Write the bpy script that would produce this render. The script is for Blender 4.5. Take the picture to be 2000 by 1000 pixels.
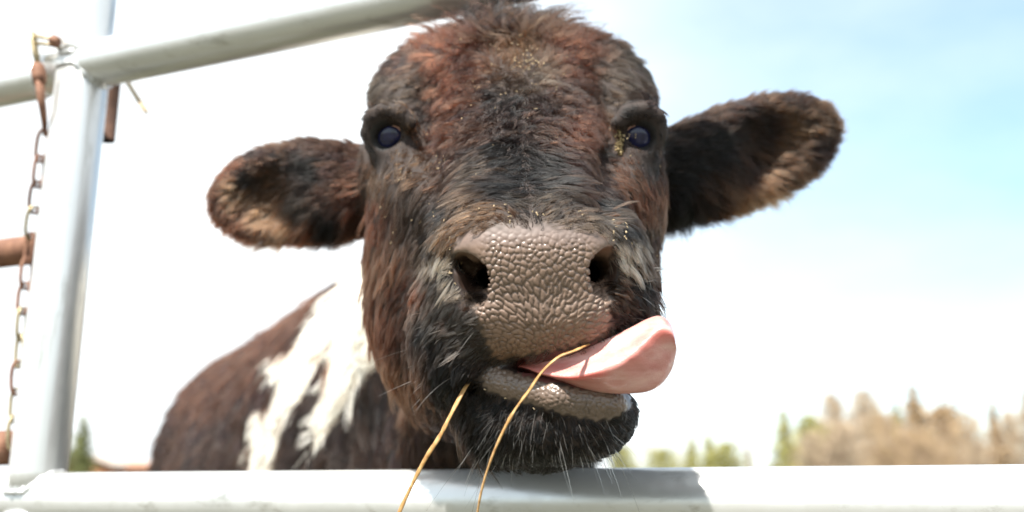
import bpy, bmesh, math, random
import numpy as np
from mathutils import Vector, Matrix, kdtree
for o in list(bpy.data.objects): bpy.data.objects.remove(o)
SC = bpy.context.scene
COL = SC.collection
R = math.radians
rng = np.random.default_rng(7)
random.seed(7)

# ------------------------------------------------------------------ camera
FPX, PITCH, CAMH = 1960.0, R(14.0), 0.78
CP, SP = math.cos(PITCH), math.sin(PITCH)
cam = bpy.data.cameras.new('camera'); camo = bpy.data.objects.new('camera', cam); COL.objects.link(camo)
cam.sensor_width = 36.0; cam.lens = 36.0 * FPX / 2000.0
cam.clip_start = 0.02; cam.clip_end = 6000
camo.location = (0, 0, CAMH); camo.rotation_euler = (R(90) + PITCH, 0, 0)
cam.dof.use_dof = True; cam.dof.focus_distance = 0.555; cam.dof.aperture_fstop = 5.0; cam.dof.aperture_blades = 8
SC.camera = camo

# ------------------------------------------------------------------ light
SUN_EL, SUN_AZ = R(57), R(28)          # the sun stands behind the camera's left shoulder
to_sun = Vector((-math.sin(SUN_AZ) * math.cos(SUN_EL), -math.cos(SUN_AZ) * math.cos(SUN_EL), math.sin(SUN_EL)))
sun = bpy.data.lights.new('sun', 'SUN'); suno = bpy.data.objects.new('sun', sun); COL.objects.link(suno)
sun.energy = 5.0; sun.angle = R(0.9); sun.color = (1.0, 0.95, 0.87)
suno.rotation_euler = to_sun.to_track_quat('Z', 'Y').to_euler(); suno.location = (-2, -4, 5)

world = bpy.data.worlds.new('World'); SC.world = world; world.use_nodes = True
nt = world.node_tree; nt.nodes.clear()
def nd(tree, typ, **kw):
    n = tree.nodes.new(typ)
    for k, v in kw.items(): setattr(n, k, v)
    return n
wout = nd(nt, 'ShaderNodeOutputWorld'); wbg = nd(nt, 'ShaderNodeBackground'); nt.links.new(wbg.outputs[0], wout.inputs[0])
sky = nd(nt, 'ShaderNodeTexSky', sky_type='NISHITA', sun_disc=False, sun_elevation=SUN_EL, sun_rotation=math.atan2(to_sun.x, to_sun.y))
sky.air_density = 1.0; sky.dust_density = 1.5; sky.ozone_density = 1.0
wtc = nd(nt, 'ShaderNodeTexCoord')
wmap = nd(nt, 'ShaderNodeMapping'); wmap.inputs['Scale'].default_value = (1.0, 1.0, 2.6); wmap.inputs['Rotation'].default_value = (0, R(14), 0)
nt.links.new(wtc.outputs['Generated'], wmap.inputs[0])
wn = nd(nt, 'ShaderNodeTexNoise'); wn.inputs['Scale'].default_value = 2.2; wn.inputs['Detail'].default_value = 7; wn.inputs['Roughness'].default_value = 0.55
nt.links.new(wmap.outputs[0], wn.inputs['Vector'])
# thin cloud everywhere but for a gap high on the right
gapdir = Vector((0.50, 0.80, 0.46)).normalized()
wdot = nd(nt, 'ShaderNodeVectorMath', operation='DOT_PRODUCT'); wdot.inputs[1].default_value = gapdir
nt.links.new(wtc.outputs['Generated'], wdot.inputs[0])
wmr = nd(nt, 'ShaderNodeMapRange', interpolation_type='SMOOTHSTEP')
wmr.inputs[1].default_value = 0.74; wmr.inputs[2].default_value = .985; wmr.inputs[3].default_value = 0.60; wmr.inputs[4].default_value = -0.04
nt.links.new(wdot.outputs['Value'], wmr.inputs[0])
wnm = nd(nt, 'ShaderNodeMapRange'); wnm.inputs[3].default_value = .25; wnm.inputs[4].default_value = .75; nt.links.new(wn.outputs['Fac'], wnm.inputs[0])
wadd = nd(nt, 'ShaderNodeMath', operation='ADD'); nt.links.new(wnm.outputs[0], wadd.inputs[0]); nt.links.new(wmr.outputs[0], wadd.inputs[1])
wcl = nd(nt, 'ShaderNodeMapRange', interpolation_type='SMOOTHSTEP')
wcl.inputs[1].default_value = 0.15; wcl.inputs[2].default_value = 0.95
nt.links.new(wadd.outputs[0], wcl.inputs[0])
wsc = nd(nt, 'ShaderNodeVectorMath', operation='SCALE'); wsc.inputs['Scale'].default_value = 0.125
wti = nd(nt, 'ShaderNodeMix', data_type='RGBA', blend_type='MULTIPLY'); wti.inputs['Factor'].default_value = 1; wti.inputs['B'].default_value = (.88, 1.07, 1.05, 1); nt.links.new(sky.outputs[0], wti.inputs['A']); nt.links.new(wti.outputs['Result'], wsc.inputs[0])
wmix = nd(nt, 'ShaderNodeMix', data_type='RGBA'); wmix.inputs['B'].default_value = (0.61, 0.645, 0.66, 1)
# the cloud sheet thins out to open blue behind the camera
wsep = nd(nt, 'ShaderNodeSeparateXYZ'); nt.links.new(wtc.outputs['Generated'], wsep.inputs[0])
wbk = nd(nt, 'ShaderNodeMapRange', interpolation_type='SMOOTHSTEP'); wbk.inputs[1].default_value = -.55; wbk.inputs[2].default_value = .35; wbk.inputs[3].default_value = .70; nt.links.new(wsep.outputs['Y'], wbk.inputs[0])
wml = nd(nt, 'ShaderNodeMath', operation='MULTIPLY'); nt.links.new(wcl.outputs[0], wml.inputs[0]); nt.links.new(wbk.outputs[0], wml.inputs[1])
nt.links.new(wml.outputs[0], wmix.inputs['Factor']); nt.links.new(wsc.outputs[0], wmix.inputs['A'])
nt.links.new(wmix.outputs['Result'], wbg.inputs['Color']); wbg.inputs['Strength'].default_value = 1.0

SC.view_settings.view_transform = 'Standard'; SC.view_settings.look = 'None'
SC.view_settings.exposure = 1.25; SC.view_settings.gamma = 1.0
SC.render.engine = 'CYCLES'
SC.cycles.use_denoising = True
SC.cycles.max_bounces = 10; SC.cycles.transparent_max_bounces = 8
SC.cycles_curves.shape = 'RIBBONS' if hasattr(SC, 'cycles_curves') else None

# ------------------------------------------------------------------ frames
def cf(px, py, d):            # photo pixel + depth -> camera frame
    return np.array([(px - 1000) * d / FPX, d, (500 - py) * d / FPX])
def c2w(p):
    p = np.asarray(p, float); x, y, z = p[..., 0], p[..., 1], p[..., 2]
    return np.stack([x, y * CP - z * SP, CAMH + y * SP + z * CP], -1)
def w2c(p):
    p = np.asarray(p, float); x, y, z = p[..., 0], p[..., 1], p[..., 2] - CAMH
    return np.stack([x, y * CP + z * SP, -y * SP + z * CP], -1)
def P(px, py, d): return Vector(c2w(cf(px, py, d)))
def proj(c):                  # camera frame -> photo pixel
    return 1000 + FPX * c[..., 0] / c[..., 1], 500 - FPX * c[..., 2] / c[..., 1]

# ------------------------------------------------------------------ object helpers
def link(o, parent=None):
    COL.objects.link(o)
    if parent is not None: o.parent = parent
    return o
def mesh_obj(name, V, F, mat, parent=None, smooth=True):
    me = bpy.data.meshes.new(name); me.from_pydata([tuple(v) for v in V], [], [tuple(f) for f in F])
    if smooth: me.polygons.foreach_set('use_smooth', [True] * len(me.polygons))
    for m in (mat if isinstance(mat, (list, tuple)) else [mat]): me.materials.append(m)
    return link(bpy.data.objects.new(name, me), parent)
def tag(o, label, cat, group=None, kind=None):
    if label: o['label'] = label
    if cat: o['category'] = cat
    if group: o['group'] = group
    if kind: o['kind'] = kind
    return o
def empty(name, loc=(0, 0, 0)):
    o = bpy.data.objects.new(name, None); o.location = loc; return link(o)

def local(o, root):           # parts are made in world coordinates; keep them there under a placed Empty
    o.parent = root; o.matrix_parent_inverse = Matrix.Translation(root.location).inverted(); return o

def tube(path, rad, n=16, cap=True, closed=False, flat=None):
    """rings along a path; rad scalar or list; flat=(sx, sy) squashes the ring"""
    pts = [Vector(p) for p in path]; m = len(pts); rad = rad if hasattr(rad, '__len__') else [rad] * m
    V, F = [], []; up = None
    for i, p in enumerate(pts):
        if closed: t = pts[(i + 1) % m] - pts[i - 1]
        else: t = pts[min(i + 1, m - 1)] - pts[max(i - 1, 0)]
        t.normalize()
        if up is None:
            up = Vector((0, 0, 1)) if abs(t.z) < 0.9 else Vector((1, 0, 0))
        a = t.cross(up).normalized(); b = a.cross(t).normalized(); up = b
        for k in range(n):
            q = 2 * math.pi * k / n
            V.append(p + (a * math.cos(q) * (flat[0] if flat else 1) + b * math.sin(q) * (flat[1] if flat else 1)) * rad[i])
    for i in range(m if closed else m - 1):
        j = (i + 1) % m
        for k in range(n):
            l = (k + 1) % n
            F.append((i * n + k, i * n + l, j * n + l, j * n + k))
    if cap and not closed:
        F.append(tuple(range(n))[::-1]); F.append(tuple((m - 1) * n + k for k in range(n)))
    return V, F
def join(*vf):
    V, F = [], []
    for v, f in vf:
        o = len(V); V += list(v); F += [tuple(i + o for i in g) for g in f]
    return V, F
def spline(pts, n):           # Catmull-Rom
    pts = np.asarray(pts, float); P0 = np.vstack([2 * pts[0] - pts[1], pts, 2 * pts[-1] - pts[-2]]); out = []
    for t in np.linspace(0, len(pts) - 1 - 1e-9, n):
        i = int(t); f = t - i; a, b, c, d = P0[i:i + 4]
        out.append(.5 * ((2 * b) + (-a + c) * f + (2 * a - 5 * b + 4 * c - d) * f * f + (-a + 3 * b - 3 * c + d) * f ** 3))
    return np.array(out)

# ------------------------------------------------------------------ material helpers
def mat(name):
    m = bpy.data.materials.new(name); m.use_nodes = True
    t = m.node_tree; b = t.nodes['Principled BSDF']; return m, t, b
def setp(b, **kw):
    for k, v in kw.items(): b.inputs[k.replace('_', ' ')].default_value = v
def noise(t, scale, detail=5, rough=.55, vec=None, coord='Object'):
    n = nd(t, 'ShaderNodeTexNoise'); n.inputs['Scale'].default_value = scale; n.inputs['Detail'].default_value = detail; n.inputs['Roughness'].default_value = rough
    if vec is None:
        tc = nd(t, 'ShaderNodeTexCoord'); vec = tc.outputs[coord]
    t.links.new(vec, n.inputs['Vector']); return n
def ramp(t, fac, stops):
    r = nd(t, 'ShaderNodeValToRGB'); e = r.color_ramp.elements
    while len(e) < len(stops): e.new(0.5)
    for x, (p, c) in zip(e, stops): x.position = p; x.color = (*c, 1) if len(c) == 3 else c
    t.links.new(fac, r.inputs[0]); return r
def bump(t, b, height, strength=.3, dist=.002):
    n = nd(t, 'ShaderNodeBump'); n.inputs['Strength'].default_value = strength; n.inputs['Distance'].default_value = dist
    t.links.new(height, n.inputs['Height']); t.links.new(n.outputs[0], b.inputs['Normal']); return n

def galvanised(name, scale):
    m, t, b = mat(name)
    gc = nd(t, 'ShaderNodeTexCoord'); gm = nd(t, 'ShaderNodeMapping'); gm.inputs['Rotation'].default_value = (0, 0, R(22.5)); gm.inputs['Scale'].default_value = scale
    t.links.new(gc.outputs['Object'], gm.inputs[0]); n1 = noise(t, 70, 7, .68, vec=gm.outputs[0]); n2 = noise(t, 14, 5, .6, vec=gm.outputs[0])
    v = nd(t, 'ShaderNodeTexVoronoi'); v.inputs['Scale'].default_value = 140
    tc = nd(t, 'ShaderNodeTexCoord'); t.links.new(tc.outputs['Object'], v.inputs['Vector'])
    r = ramp(t, n2.outputs['Fac'], [(.3, (.55, .56, .56)), (.7, (.70, .71, .71))])
    r2 = ramp(t, n1.outputs['Fac'], [(.28, (.48, .46, .41)), (.45, (1, 1, 1))])
    mx = nd(t, 'ShaderNodeMix', data_type='RGBA', blend_type='MULTIPLY'); mx.inputs['Factor'].default_value = .8
    t.links.new(r.outputs[0], mx.inputs['A']); t.links.new(r2.outputs[0], mx.inputs['B'])
    t.links.new(mx.outputs['Result'], b.inputs['Base Color'])
    rr = ramp(t, v.outputs['Color'], [(.2, (.28,) * 3), (.8, (.36,) * 3)]); t.links.new(rr.outputs[0], b.inputs['Roughness'])
    setp(b, Metallic=.58)
    bump(t, b, n1.outputs['Fac'], .12, .0012)
    return m
def rust(name, dark=1.0):
    m, t, b = mat(name)
    n1 = noise(t, 70, 6, .7); n2 = noise(t, 400, 3)
    r = ramp(t, n1.outputs['Fac'], [(.30, (.09 * dark, .035 * dark, .022 * dark)), (.55, (.20 * dark, .095 * dark, .055 * dark)), (.75, (.29 * dark, .16 * dark, .10 * dark))])
    t.links.new(r.outputs[0], b.inputs['Base Color']); setp(b, Roughness=.75, Metallic=.15)
    bump(t, b, n2.outputs['Fac'], .35, .001); return m
M_GALV = galvanised('galvanised_steel', (.16, 1, 1)); M_GALVV = galvanised('galvanised_steel_upright', (1, 1, .16)); M_RUST = rust('rusty_iron'); M_RUSTD = rust('dark_rusty_iron', .45)
def plain(name, col, rough=.6, var=.25, scale=40, metal=0):
    m, t, b = mat(name); n = noise(t, scale, 5, .6)
    r = ramp(t, n.outputs['Fac'], [(.3, tuple(c * (1 - var) for c in col)), (.7, tuple(min(1, c * (1 + var)) for c in col))])
    t.links.new(r.outputs[0], b.inputs['Base Color']); setp(b, Roughness=rough, Metallic=metal); return m

# ================================================================== ground
def ground():
    m, t, b = mat('pasture_grass')
    n1 = noise(t, .12, 6, .6); n2 = noise(t, 6, 6, .7)
    r = ramp(t, n1.outputs['Fac'], [(.35, (.060, .062, .034)), (.6, (.105, .095, .058))])
    r2 = ramp(t, n2.outputs['Fac'], [(.3, (.5, .5, .5)), (.7, (1.2, 1.2, 1.2))])
    mx = nd(t, 'ShaderNodeMix', data_type='RGBA', blend_type='MULTIPLY'); mx.inputs['Factor'].default_value = 1
    t.links.new(r.outputs[0], mx.inputs['A']); t.links.new(r2.outputs[0], mx.inputs['B']); t.links.new(mx.outputs['Result'], b.inputs['Base Color'])
    setp(b, Roughness=.9); bump(t, b, n2.outputs['Fac'], .6, .05)
    S = 3000; N = 12
    V = [(x, y, 0) for y in np.linspace(-S, S, N) for x in np.linspace(-S, S, N)]
    F = [(j * N + i, j * N + i + 1, (j + 1) * N + i + 1, (j + 1) * N + i) for j in range(N - 1) for i in range(N - 1)]
    o = mesh_obj('ground', V, F, m); tag(o, 'flat pasture of pale winter grass', None, kind='structure')
ground()
# ================================================================== gate, chain, neighbouring panel
G0 = P(80, 952, .86); GR = Vector((.9237, -.3831, 0)); GN = Vector((-.3831, -.9237, 0))   # GN faces the camera
CAMP = Vector((0, 0, CAMH))
def gp(px, py, back=0.0):      # where the sight line of a pixel meets the (vertical) gate plane
    o = G0 - GN * back; d = P(px, py, 1.0) - CAMP
    return CAMP + d * ((o - CAMP).dot(GN) / d.dot(GN))
RP = .0222
def gate():
    root = empty('metal_gate', (G0.x, G0.y, 0))
    tag(root, 'silver galvanised pipe gate with welded corner that the calf pokes its head through', 'gate')
    zl, zu = gp(300, 975).z, gp(300, 102).z
    def s_of(p): return (p - G0).dot(GR)
    def rail(z, s0, s1, r=RP, wob=0.0006):
        n = 60; path = [G0 + GR * s + Vector((0, 0, z - G0.z + wob * math.sin(9 * s + z))) for s in np.linspace(s0, s1, n)]
        rr = [r * (0.9 if i in (0, n - 1) else 1.0) for i in range(n)]
        return tube(path, rr, 48)
    sL = s_of(gp(86, 150)); sB = s_of(gp(-160, 960))
    def rounded_rail(z, s0, s1):
        ss = list(s0 + RP * np.array([0, .06, .2, .45, .75])) + list(np.linspace(s0 + .03, s1, 50)); rr = [RP * q for q in (.45, .72, .88, .97, 1.0)] + [RP] * 50
        sag = -.0055 if z < zu - .1 else 0     # the low rails sag a little towards the far end
        return tube([G0 + GR * s + Vector((0, 0, z - G0.z + sag * max(s, 0))) for s in ss], rr, 48)
    for z, a in ((zu, sL), (zl, sB), (zl - .36, sB)):
        V, F = rounded_rail(z, a, 1.95); local(mesh_obj('rail', V, F, M_GALV), root)
    # uprights: lower run between the rails, a short run above the top rail
    top_c = gp(150, 130); s_up = s_of(gp(82, 860)); rU = .0236
    def upright(s, z0, z1, r=rU):
        base = Vector((G0.x, G0.y, 0)) + GR * s
        return tube([base + Vector((0, 0, z)) for z in np.linspace(z0, z1, 24)], r, 48)
    V, F = upright(s_up, zl + .006, zu - .010); local(mesh_obj('upright', V, F, M_GALVV), root)
    V, F = upright(s_up + .001, zu + .010, zu + .10, .0225); local(mesh_obj('upright', V, F, M_GALVV), root)
    V, F = upright(s_up, .12, zl - .010); local(mesh_obj('upright', V, F, M_GALVV), root)
    V, F = upright(1.94, .12, zu + .02); local(mesh_obj('upright', V, F, M_GALVV), root)
    # weld beads where upright and rail meet
    def weld(z, sgn, r, seed):
        rg = random.Random(seed); path = []; rad = []
        for k in range(60):
            a = 2 * math.pi * k / 60; x, y = r * math.cos(a) * 1.03, r * math.sin(a) * 1.03
            h = math.sqrt(max(RP * RP - min(abs(y), RP * .97) ** 2, 0))
            path.append(Vector((G0.x, G0.y, 0)) + GR * (s_up + x) + GN * y * .99 + Vector((0, 0, z + sgn * (h + .0006))))
            rad.append(.0019 * (1 + .35 * math.sin(k * 1.9 + seed) + rg.uniform(-.25, .25)))
        return tube(path, rad, 8, closed=True)
    for z, sg, r, sd in ((zu, -1, rU, 1), (zu, 1, .0225, 2), (zl, 1, rU, 3)):
        V, F = weld(z, sg, r, sd); local(mesh_obj('weld_bead', V, F, M_GALV), root)
    # short rusty latch tube hanging behind the corner
    a, b = gp(222, 120, .062), gp(220, 272, .062); b = Vector((a.x, a.y, b.z))
    V1, F1 = tube([a, a.lerp(b, .5), b], .0092, 24, cap=False)
    V2, F2 = tube([b, a.lerp(b, .5), a], .0076, 24, cap=False)
    rim = []; n = 24
    o = len(V1); F3 = [(2 * n + k, 2 * n + (k + 1) % n, o + (k + 1) % n, o + k) for k in range(n)]
    V, F = join((V1, F1), (V2, [g[::-1] for g in F2])); F = F + [f[::-1] for f in F3]
    local(mesh_obj('latch_tube', V, F, M_RUSTD), root)
    a, b = gp(222, 120, .02), gp(222, 120, .07)
    V, F = tube([a, b], .007, 12); local(mesh_obj('tube_lug', V, F, M_GALV), root)
gate()

def panel():
    BK = .05
    p0 = gp(-330, 900, BK); root = empty('fence_panel', (p0.x, p0.y, 0))
    tag(root, 'fence panel with silver top pipe and two rusty brown bars left of the gate', 'fence panel')
    def bar(y0, px1, r, m, nm, bk=BK):
        e = gp(px1, y0, bk); L = e - GR * .40
        ss = [0, .7, .98, 1.0]; path = [L.lerp(e, s) for s in ss]
        V, F = tube(path, [r, r, r, r * .72], 32); local(mesh_obj(nm, V, F, m), root)
    bar(152, 92, .0205, M_GALV, 'top_pipe', .045)
    bar(487, 66, .0148, M_RUST, 'rusty_bar'); bar(874, 30, .0165, M_RUST, 'rusty_bar')
    e = gp(60, 500, BK) - GR * .42
    V, F = tube([Vector((e.x, e.y, z)) for z in (0, .6, 1.3)], .024, 32); local(mesh_obj('panel_post', V, F, M_RUST), root)
panel()

def chain():
    root = empty('gate_chain', gp(80, 270, .02))
    tag(root, 'rusty latch chain hanging on the gate post with a wire hook on top', 'chain')
    Mw = plain('tarnished_wire', (.34, .28, .17), .45, .3, 90, .7)
    def part(nm, path, r, m, n=10, closed=False, **k):
        V, F = tube(path, r, n, closed=closed, **k); return local(mesh_obj(nm, V, F, m), root)
    B = -.006
    # wire loop round the end of the top pipe
    part('wire_loop', [gp(62, 70, -.03), gp(84, 73, -.03), gp(108, 76, -.028), gp(118, 80, -.012)], .0018, Mw)
    part('wire_loop', [gp(66, 84, -.03), gp(90, 86, -.03), gp(110, 90, -.028), gp(120, 98, -.012)], .0018, Mw)
    V, F = tube([gp(101, 80, -.03), gp(104, 80.5, -.03), gp(110, 81.5, -.03), gp(114, 82.5, -.03)], [.004, .0062, .0062, .004], 6)
    local(mesh_obj('nut', V, F, M_RUST, smooth=False), root)
    part('hook_strap', [gp(66, 66, -.03), gp(66, 80, -.03), gp(70, 105, -.03), gp(74, 128, -.03)], [.005, .006, .006, .0045], Mw, 14, flat=(1, .45))
    part('turnbuckle', [gp(74, 126, -.03), gp(74, 134, -.03), gp(77, 150, -.03), gp(78, 164, -.03)], [.005, .0066, .0066, .0055], M_RUST, 14)
    part('hook_shank', [gp(78, 163, -.03), gp(80, 190, -.03), gp(84, 215, -.028), gp(87, 240, -.02), gp(88, 262, -.008)], [.006, .0056, .005, .0044, .0034], M_RUST, 12, flat=(1, .6))
    # links, alternately face-on and edge-on
    ctr = spline([gp(87, 250, .01), gp(80, 300, .016), gp(72, 370, .02), gp(63, 440, .030), gp(53, 520, .030), gp(45, 600, .026), gp(37, 700, .026), gp(31, 800, .026), gp(26, 880, .026)], 200)
    seg = np.r_[0, np.cumsum(np.linalg.norm(np.diff(ctr, axis=0), axis=1))]; L, Wd = .0155, .0062
    s = .004; k = 0; rg = random.Random(4)
    while s < seg[-1] - .02:
        a = np.array([np.interp(s + .003, seg, ctr[:, j]) for j in range(3)]); b = np.array([np.interp(s + .024, seg, ctr[:, j]) for j in range(3)])
        c = Vector((a + b) / 2); ax = Vector(b - a).normalized()
        face = (GR if k % 2 == 0 else GN); sd = (face - ax * face.dot(ax)).normalized()
        rot = Matrix.Rotation(rg.uniform(-.35, .35), 3, ax); sd = rot @ sd
        path = []
        for q in range(28):
            t = 2 * math.pi * q / 28; cx = math.cos(t); sy = math.sin(t)
            path.append(c + sd * (Wd * math.copysign(abs(cx) ** .8, cx)) + ax * (L * math.copysign(abs(sy) ** .75, sy)))
        V, F = tube(path, .0018, 8, closed=True); local(mesh_obj('link', V, F, M_RUST if rg.random() < .6 else Mw), root)
        s += .0255; k += 1
chain()
# pale cord end poking out under the top rail
V, F = tube(spline([gp(244, 152, .05), gp(256, 172, .05), gp(270, 194, .05), gp(281, 212, .05), gp(287, 222, .05)], 12), [.004, .0042, .0042, .004, .004, .0042, .0044, .0044, .0042, .0038, .003, .0016], 10, flat=(1, .5))
tag(mesh_obj('cord_end', V, F, plain('pale_cord', (.45, .36, .24), .9, .3, 200)), 'stiff pale cord end poking down behind the top rail', 'cord')

# ================================================================== calf: one continuous surface from a distance field
def axis(segs):               # list of (start, end, step)
    out = []
    for a, b, s in segs: out.append(np.linspace(a, b, max(2, int(round((b - a) / s)) + 1))[:-1])
    return np.concatenate(out + [np.array([segs[-1][1]])]).astype(np.float32)
GX = axis([(-1.0, -.30, .014), (-.30, -.13, .004), (-.13, -.045, .0022), (-.045, .070, .00055), (.070, .13, .0022), (.13, .30, .004), (.30, .40, .014)])
GY = axis([(.485, .545, .0009), (.545, .70, .0020), (.70, .90, .0030), (.90, 1.10, .008), (1.10, 2.80, .017)])
GZ = axis([(-1.36, -.30, .016), (-.30, -.125, .005), (-.125, -.100, .0016), (-.100, .022, .00055), (.022, .11, .0022), (.11, .21, .003), (.21, .40, .01)])
D = np.full((len(GX), len(GY), len(GZ)), 1.0, np.float32)
def sl(lo, hi):
    r = []
    for g, a, b in zip((GX, GY, GZ), lo, hi):
        i, j = np.searchsorted(g, a) - 2, np.searchsorted(g, b) + 2
        r.append(slice(max(i, 0), max(min(j, len(g)), 0)))
    return tuple(r)
def coords(s): return GX[s[0]][:, None, None], GY[s[1]][None, :, None], GZ[s[2]][None, None, :]
def smin(a, b, k):
    h = np.maximum(k - np.abs(a - b), 0) / k; return np.minimum(a, b) - h * h * k * np.float32(.25)
def put(lo, hi, fn, k=.02, op='add'):
    m = k + .012; s = sl(np.asarray(lo) - m, np.asarray(hi) + m); x, y, z = coords(s)
    d = fn(x, y, z).astype(np.float32)
    if op == 'add': D[s] = smin(D[s], d, np.float32(k))
    else: D[s] = -smin(-D[s], d, np.float32(k))
def rotm(rx=0, ry=0, rz=0):
    return np.array(Matrix.Rotation(R(rz), 3, 'Z') @ Matrix.Rotation(R(ry), 3, 'Y') @ Matrix.Rotation(R(rx), 3, 'X'))
def ell(c, r, k=.02, op='add', rot=(0, 0, 0)):
    c = np.asarray(c, float); r = np.asarray(r, float); M = rotm(*rot).T; ext = np.sqrt(((M.T * r) ** 2).sum(1))
    def fn(x, y, z):
        a, b, e = x - c[0], y - c[1], z - c[2]
        q = [(M[i, 0] * a + M[i, 1] * b + M[i, 2] * e) for i in range(3)]
        k0 = np.sqrt(sum((q[i] / r[i]) ** 2 for i in range(3))) + 1e-6; k1 = np.sqrt(sum((q[i] / r[i] ** 2) ** 2 for i in range(3))) + 1e-6
        return k0 * (k0 - 1) / k1
    put(c - ext, c + ext, fn, k, op)
def box(c, h, rr, k=.02, op='add', rot=(0, 0, 0)):      # rounded box, h = half size with the rounding
    c = np.asarray(c, float); h = np.asarray(h, float) - rr; M = rotm(*rot).T; ext = np.abs(M.T) @ (h + rr)
    def fn(x, y, z):
        a, b, e = x - c[0], y - c[1], z - c[2]
        q = [np.abs(M[i, 0] * a + M[i, 1] * b + M[i, 2] * e) - h[i] for i in range(3)]
        return np.sqrt(sum(np.maximum(w, 0) ** 2 for w in q)) + np.minimum(np.maximum(np.maximum(q[0], q[1]), q[2]), 0) - rr
    put(c - ext, c + ext, fn, k, op)
def cone(a, b, ra, rb, k=.02, op='add', sx=1.0, sz=1.0):   # capsule with two radii, optionally stretched in x / z
    a = np.asarray(a, float); b = np.asarray(b, float); S = np.array([1 / sx, 1, 1 / sz]); A, B = a * S, b * S; u = B - A; L2 = (u ** 2).sum()
    rm = max(ra, rb); e = np.array([sx, 1, sz]) * rm
    def fn(x, y, z):
        X, Y, Z = x * S[0] - A[0], y - A[1], z * S[2] - A[2]
        t = np.clip((X * u[0] + Y * u[1] + Z * u[2]) / L2, 0, 1)
        return (np.sqrt((X - t * u[0]) ** 2 + (Y - t * u[1]) ** 2 + (Z - t * u[2]) ** 2) - (ra + (rb - ra) * t)) * min(1, sx, sz)
    put(np.minimum(a, b) - e, np.maximum(a, b) + e, fn, k, op)
def W(x, y, z): return w2c(np.array([x, y, z], float))

# ---- trunk and legs (world measures, the calf stands behind the gate facing the camera)
K = 1.18                      # trunk size; it stands this much further back too
def T(x, y, z): return w2c(np.array([x, y, CAMH + (z - CAMH)], float)) * K
ch, rp = T(-.10, 1.17, .825), T(-.44, 1.86, .815)
cone(ch, rp, .185 * K, .195 * K, .06, sz=1.28)
ell(T(-.05, 1.07, .68), (.135 * K, .14 * K, .20 * K), .10)
ell(T(-.455, 1.92, .815), (.19 * K, .17 * K, .23 * K), .08)
ell(T(-.13, 1.20, .915), (.10 * K, .16 * K, .12 * K), .08)
ell(T(-.29, 1.5, .71), (.215 * K, .30 * K, .23 * K), .10)
def leg(top, knee, hock, foot, r):
    cone(w2c(top), w2c(knee), r[0], r[1], .06); cone(w2c(knee), w2c(hock), r[1], r[2], .03); cone(w2c(hock), w2c(foot), r[2], r[3], .02)
    f = np.array(foot) + (0, -.015, 0); ell(w2c(f + (0, 0, .0)), (.038, .05, .038), .015)
for x, y in ((-.18, 1.30), (.04, 1.40)):
    leg((x, y, .60), (x, y - .01, .35), (x, y, .16), (x, y - .01, .038), (.09, .047, .031, .036))
for x, y in ((-.60, 2.20), (-.37, 2.33)):
    leg((x, y, .66), (x + .02, y - .08, .45), (x, y + .08, .29), (x + .005, y + .03, .038), (.12, .065, .037, .035))
# ---- neck
cone(cf(1000, 330, .92), T(-.075, 1.12, .84), .092, .140 * K, .07, sx=.95, sz=1.15)
cone(cf(1010, 560, .84), T(-.04, 1.02, .70), .070, .11 * K, .06)

# ---- skull
box(cf(1000, 272, .815), (.0965, .062, .050), .028, .022)
ell(cf(968, 230, .815), (.060, .045, .030), .03); ell(cf(832, 182, .80), (.034, .036, .034), .03); ell(cf(1170, 178, .80), (.034, .036, .034), .03)
ell(cf(1080, 234, .815), (.055, .045, .028), .03)
ell(cf(782, 215, .765), (.021, .034, .022), .022); ell(cf(1220, 212, .765), (.021, .034, .022), .022)
cone(cf(1005, 250, .79), cf(1035, 440, .625), .078, .052, .04, sx=1.12)
ell(cf(1010, 235, .752), (.070, .035, .050), .035)
# cheeks, jaw
ell(cf(842, 490, .745), (.045, .080, .085), .04, rot=(-25, 0, 0)); ell(cf(1157, 470, .745), (.044, .080, .085), .04, rot=(-25, 0, 0))
ell(cf(838, 380, .72), (.030, .05, .035), .03); ell(cf(1212, 370, .72), (.026, .05, .035), .03)
ell(cf(866, 640, .72), (.041, .07, .06), .04); ell(cf(1138, 600, .73), (.034, .07, .06), .04)
cone(cf(1000, 700, .77), cf(1060, 800, .60), .066, .036, .04, sx=1.15)
# ---- muzzle
box(cf(1044, 545, .600), (.056, .085, .045), .036, .022)
ell(cf(890, 640, .572), (.024, .044, .040), .020); ell(cf(903, 700, .562), (.019, .036, .026), .018)
ell(cf(1203, 580, .576), (.020, .045, .032), .020)
ell(cf(1035, 425, .575), (.050, .045, .018), .025)
box(cf(1048, 540, .548), (.041, .042, .034), .020, .014)
ell(cf(1062, 620, .540), (.034, .028, .024), .014)
# bare nose: bulging wings round each nostril
ell(cf(926, 478, .533), (.0145, .022, .0105), .010, rot=(0, 0, 18)); ell(cf(1160, 478, .533), (.0145, .022, .0105), .010, rot=(0, 0, -18))
ell(cf(884, 520, .548), (.0060, .020, .014), .008, rot=(0, -14, 0)); ell(cf(1211, 508, .548), (.0060, .020, .013), .008, rot=(0, 14, 0))
ell(cf(1045, 500, .524), (.036, .020, .022), .014)
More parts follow.
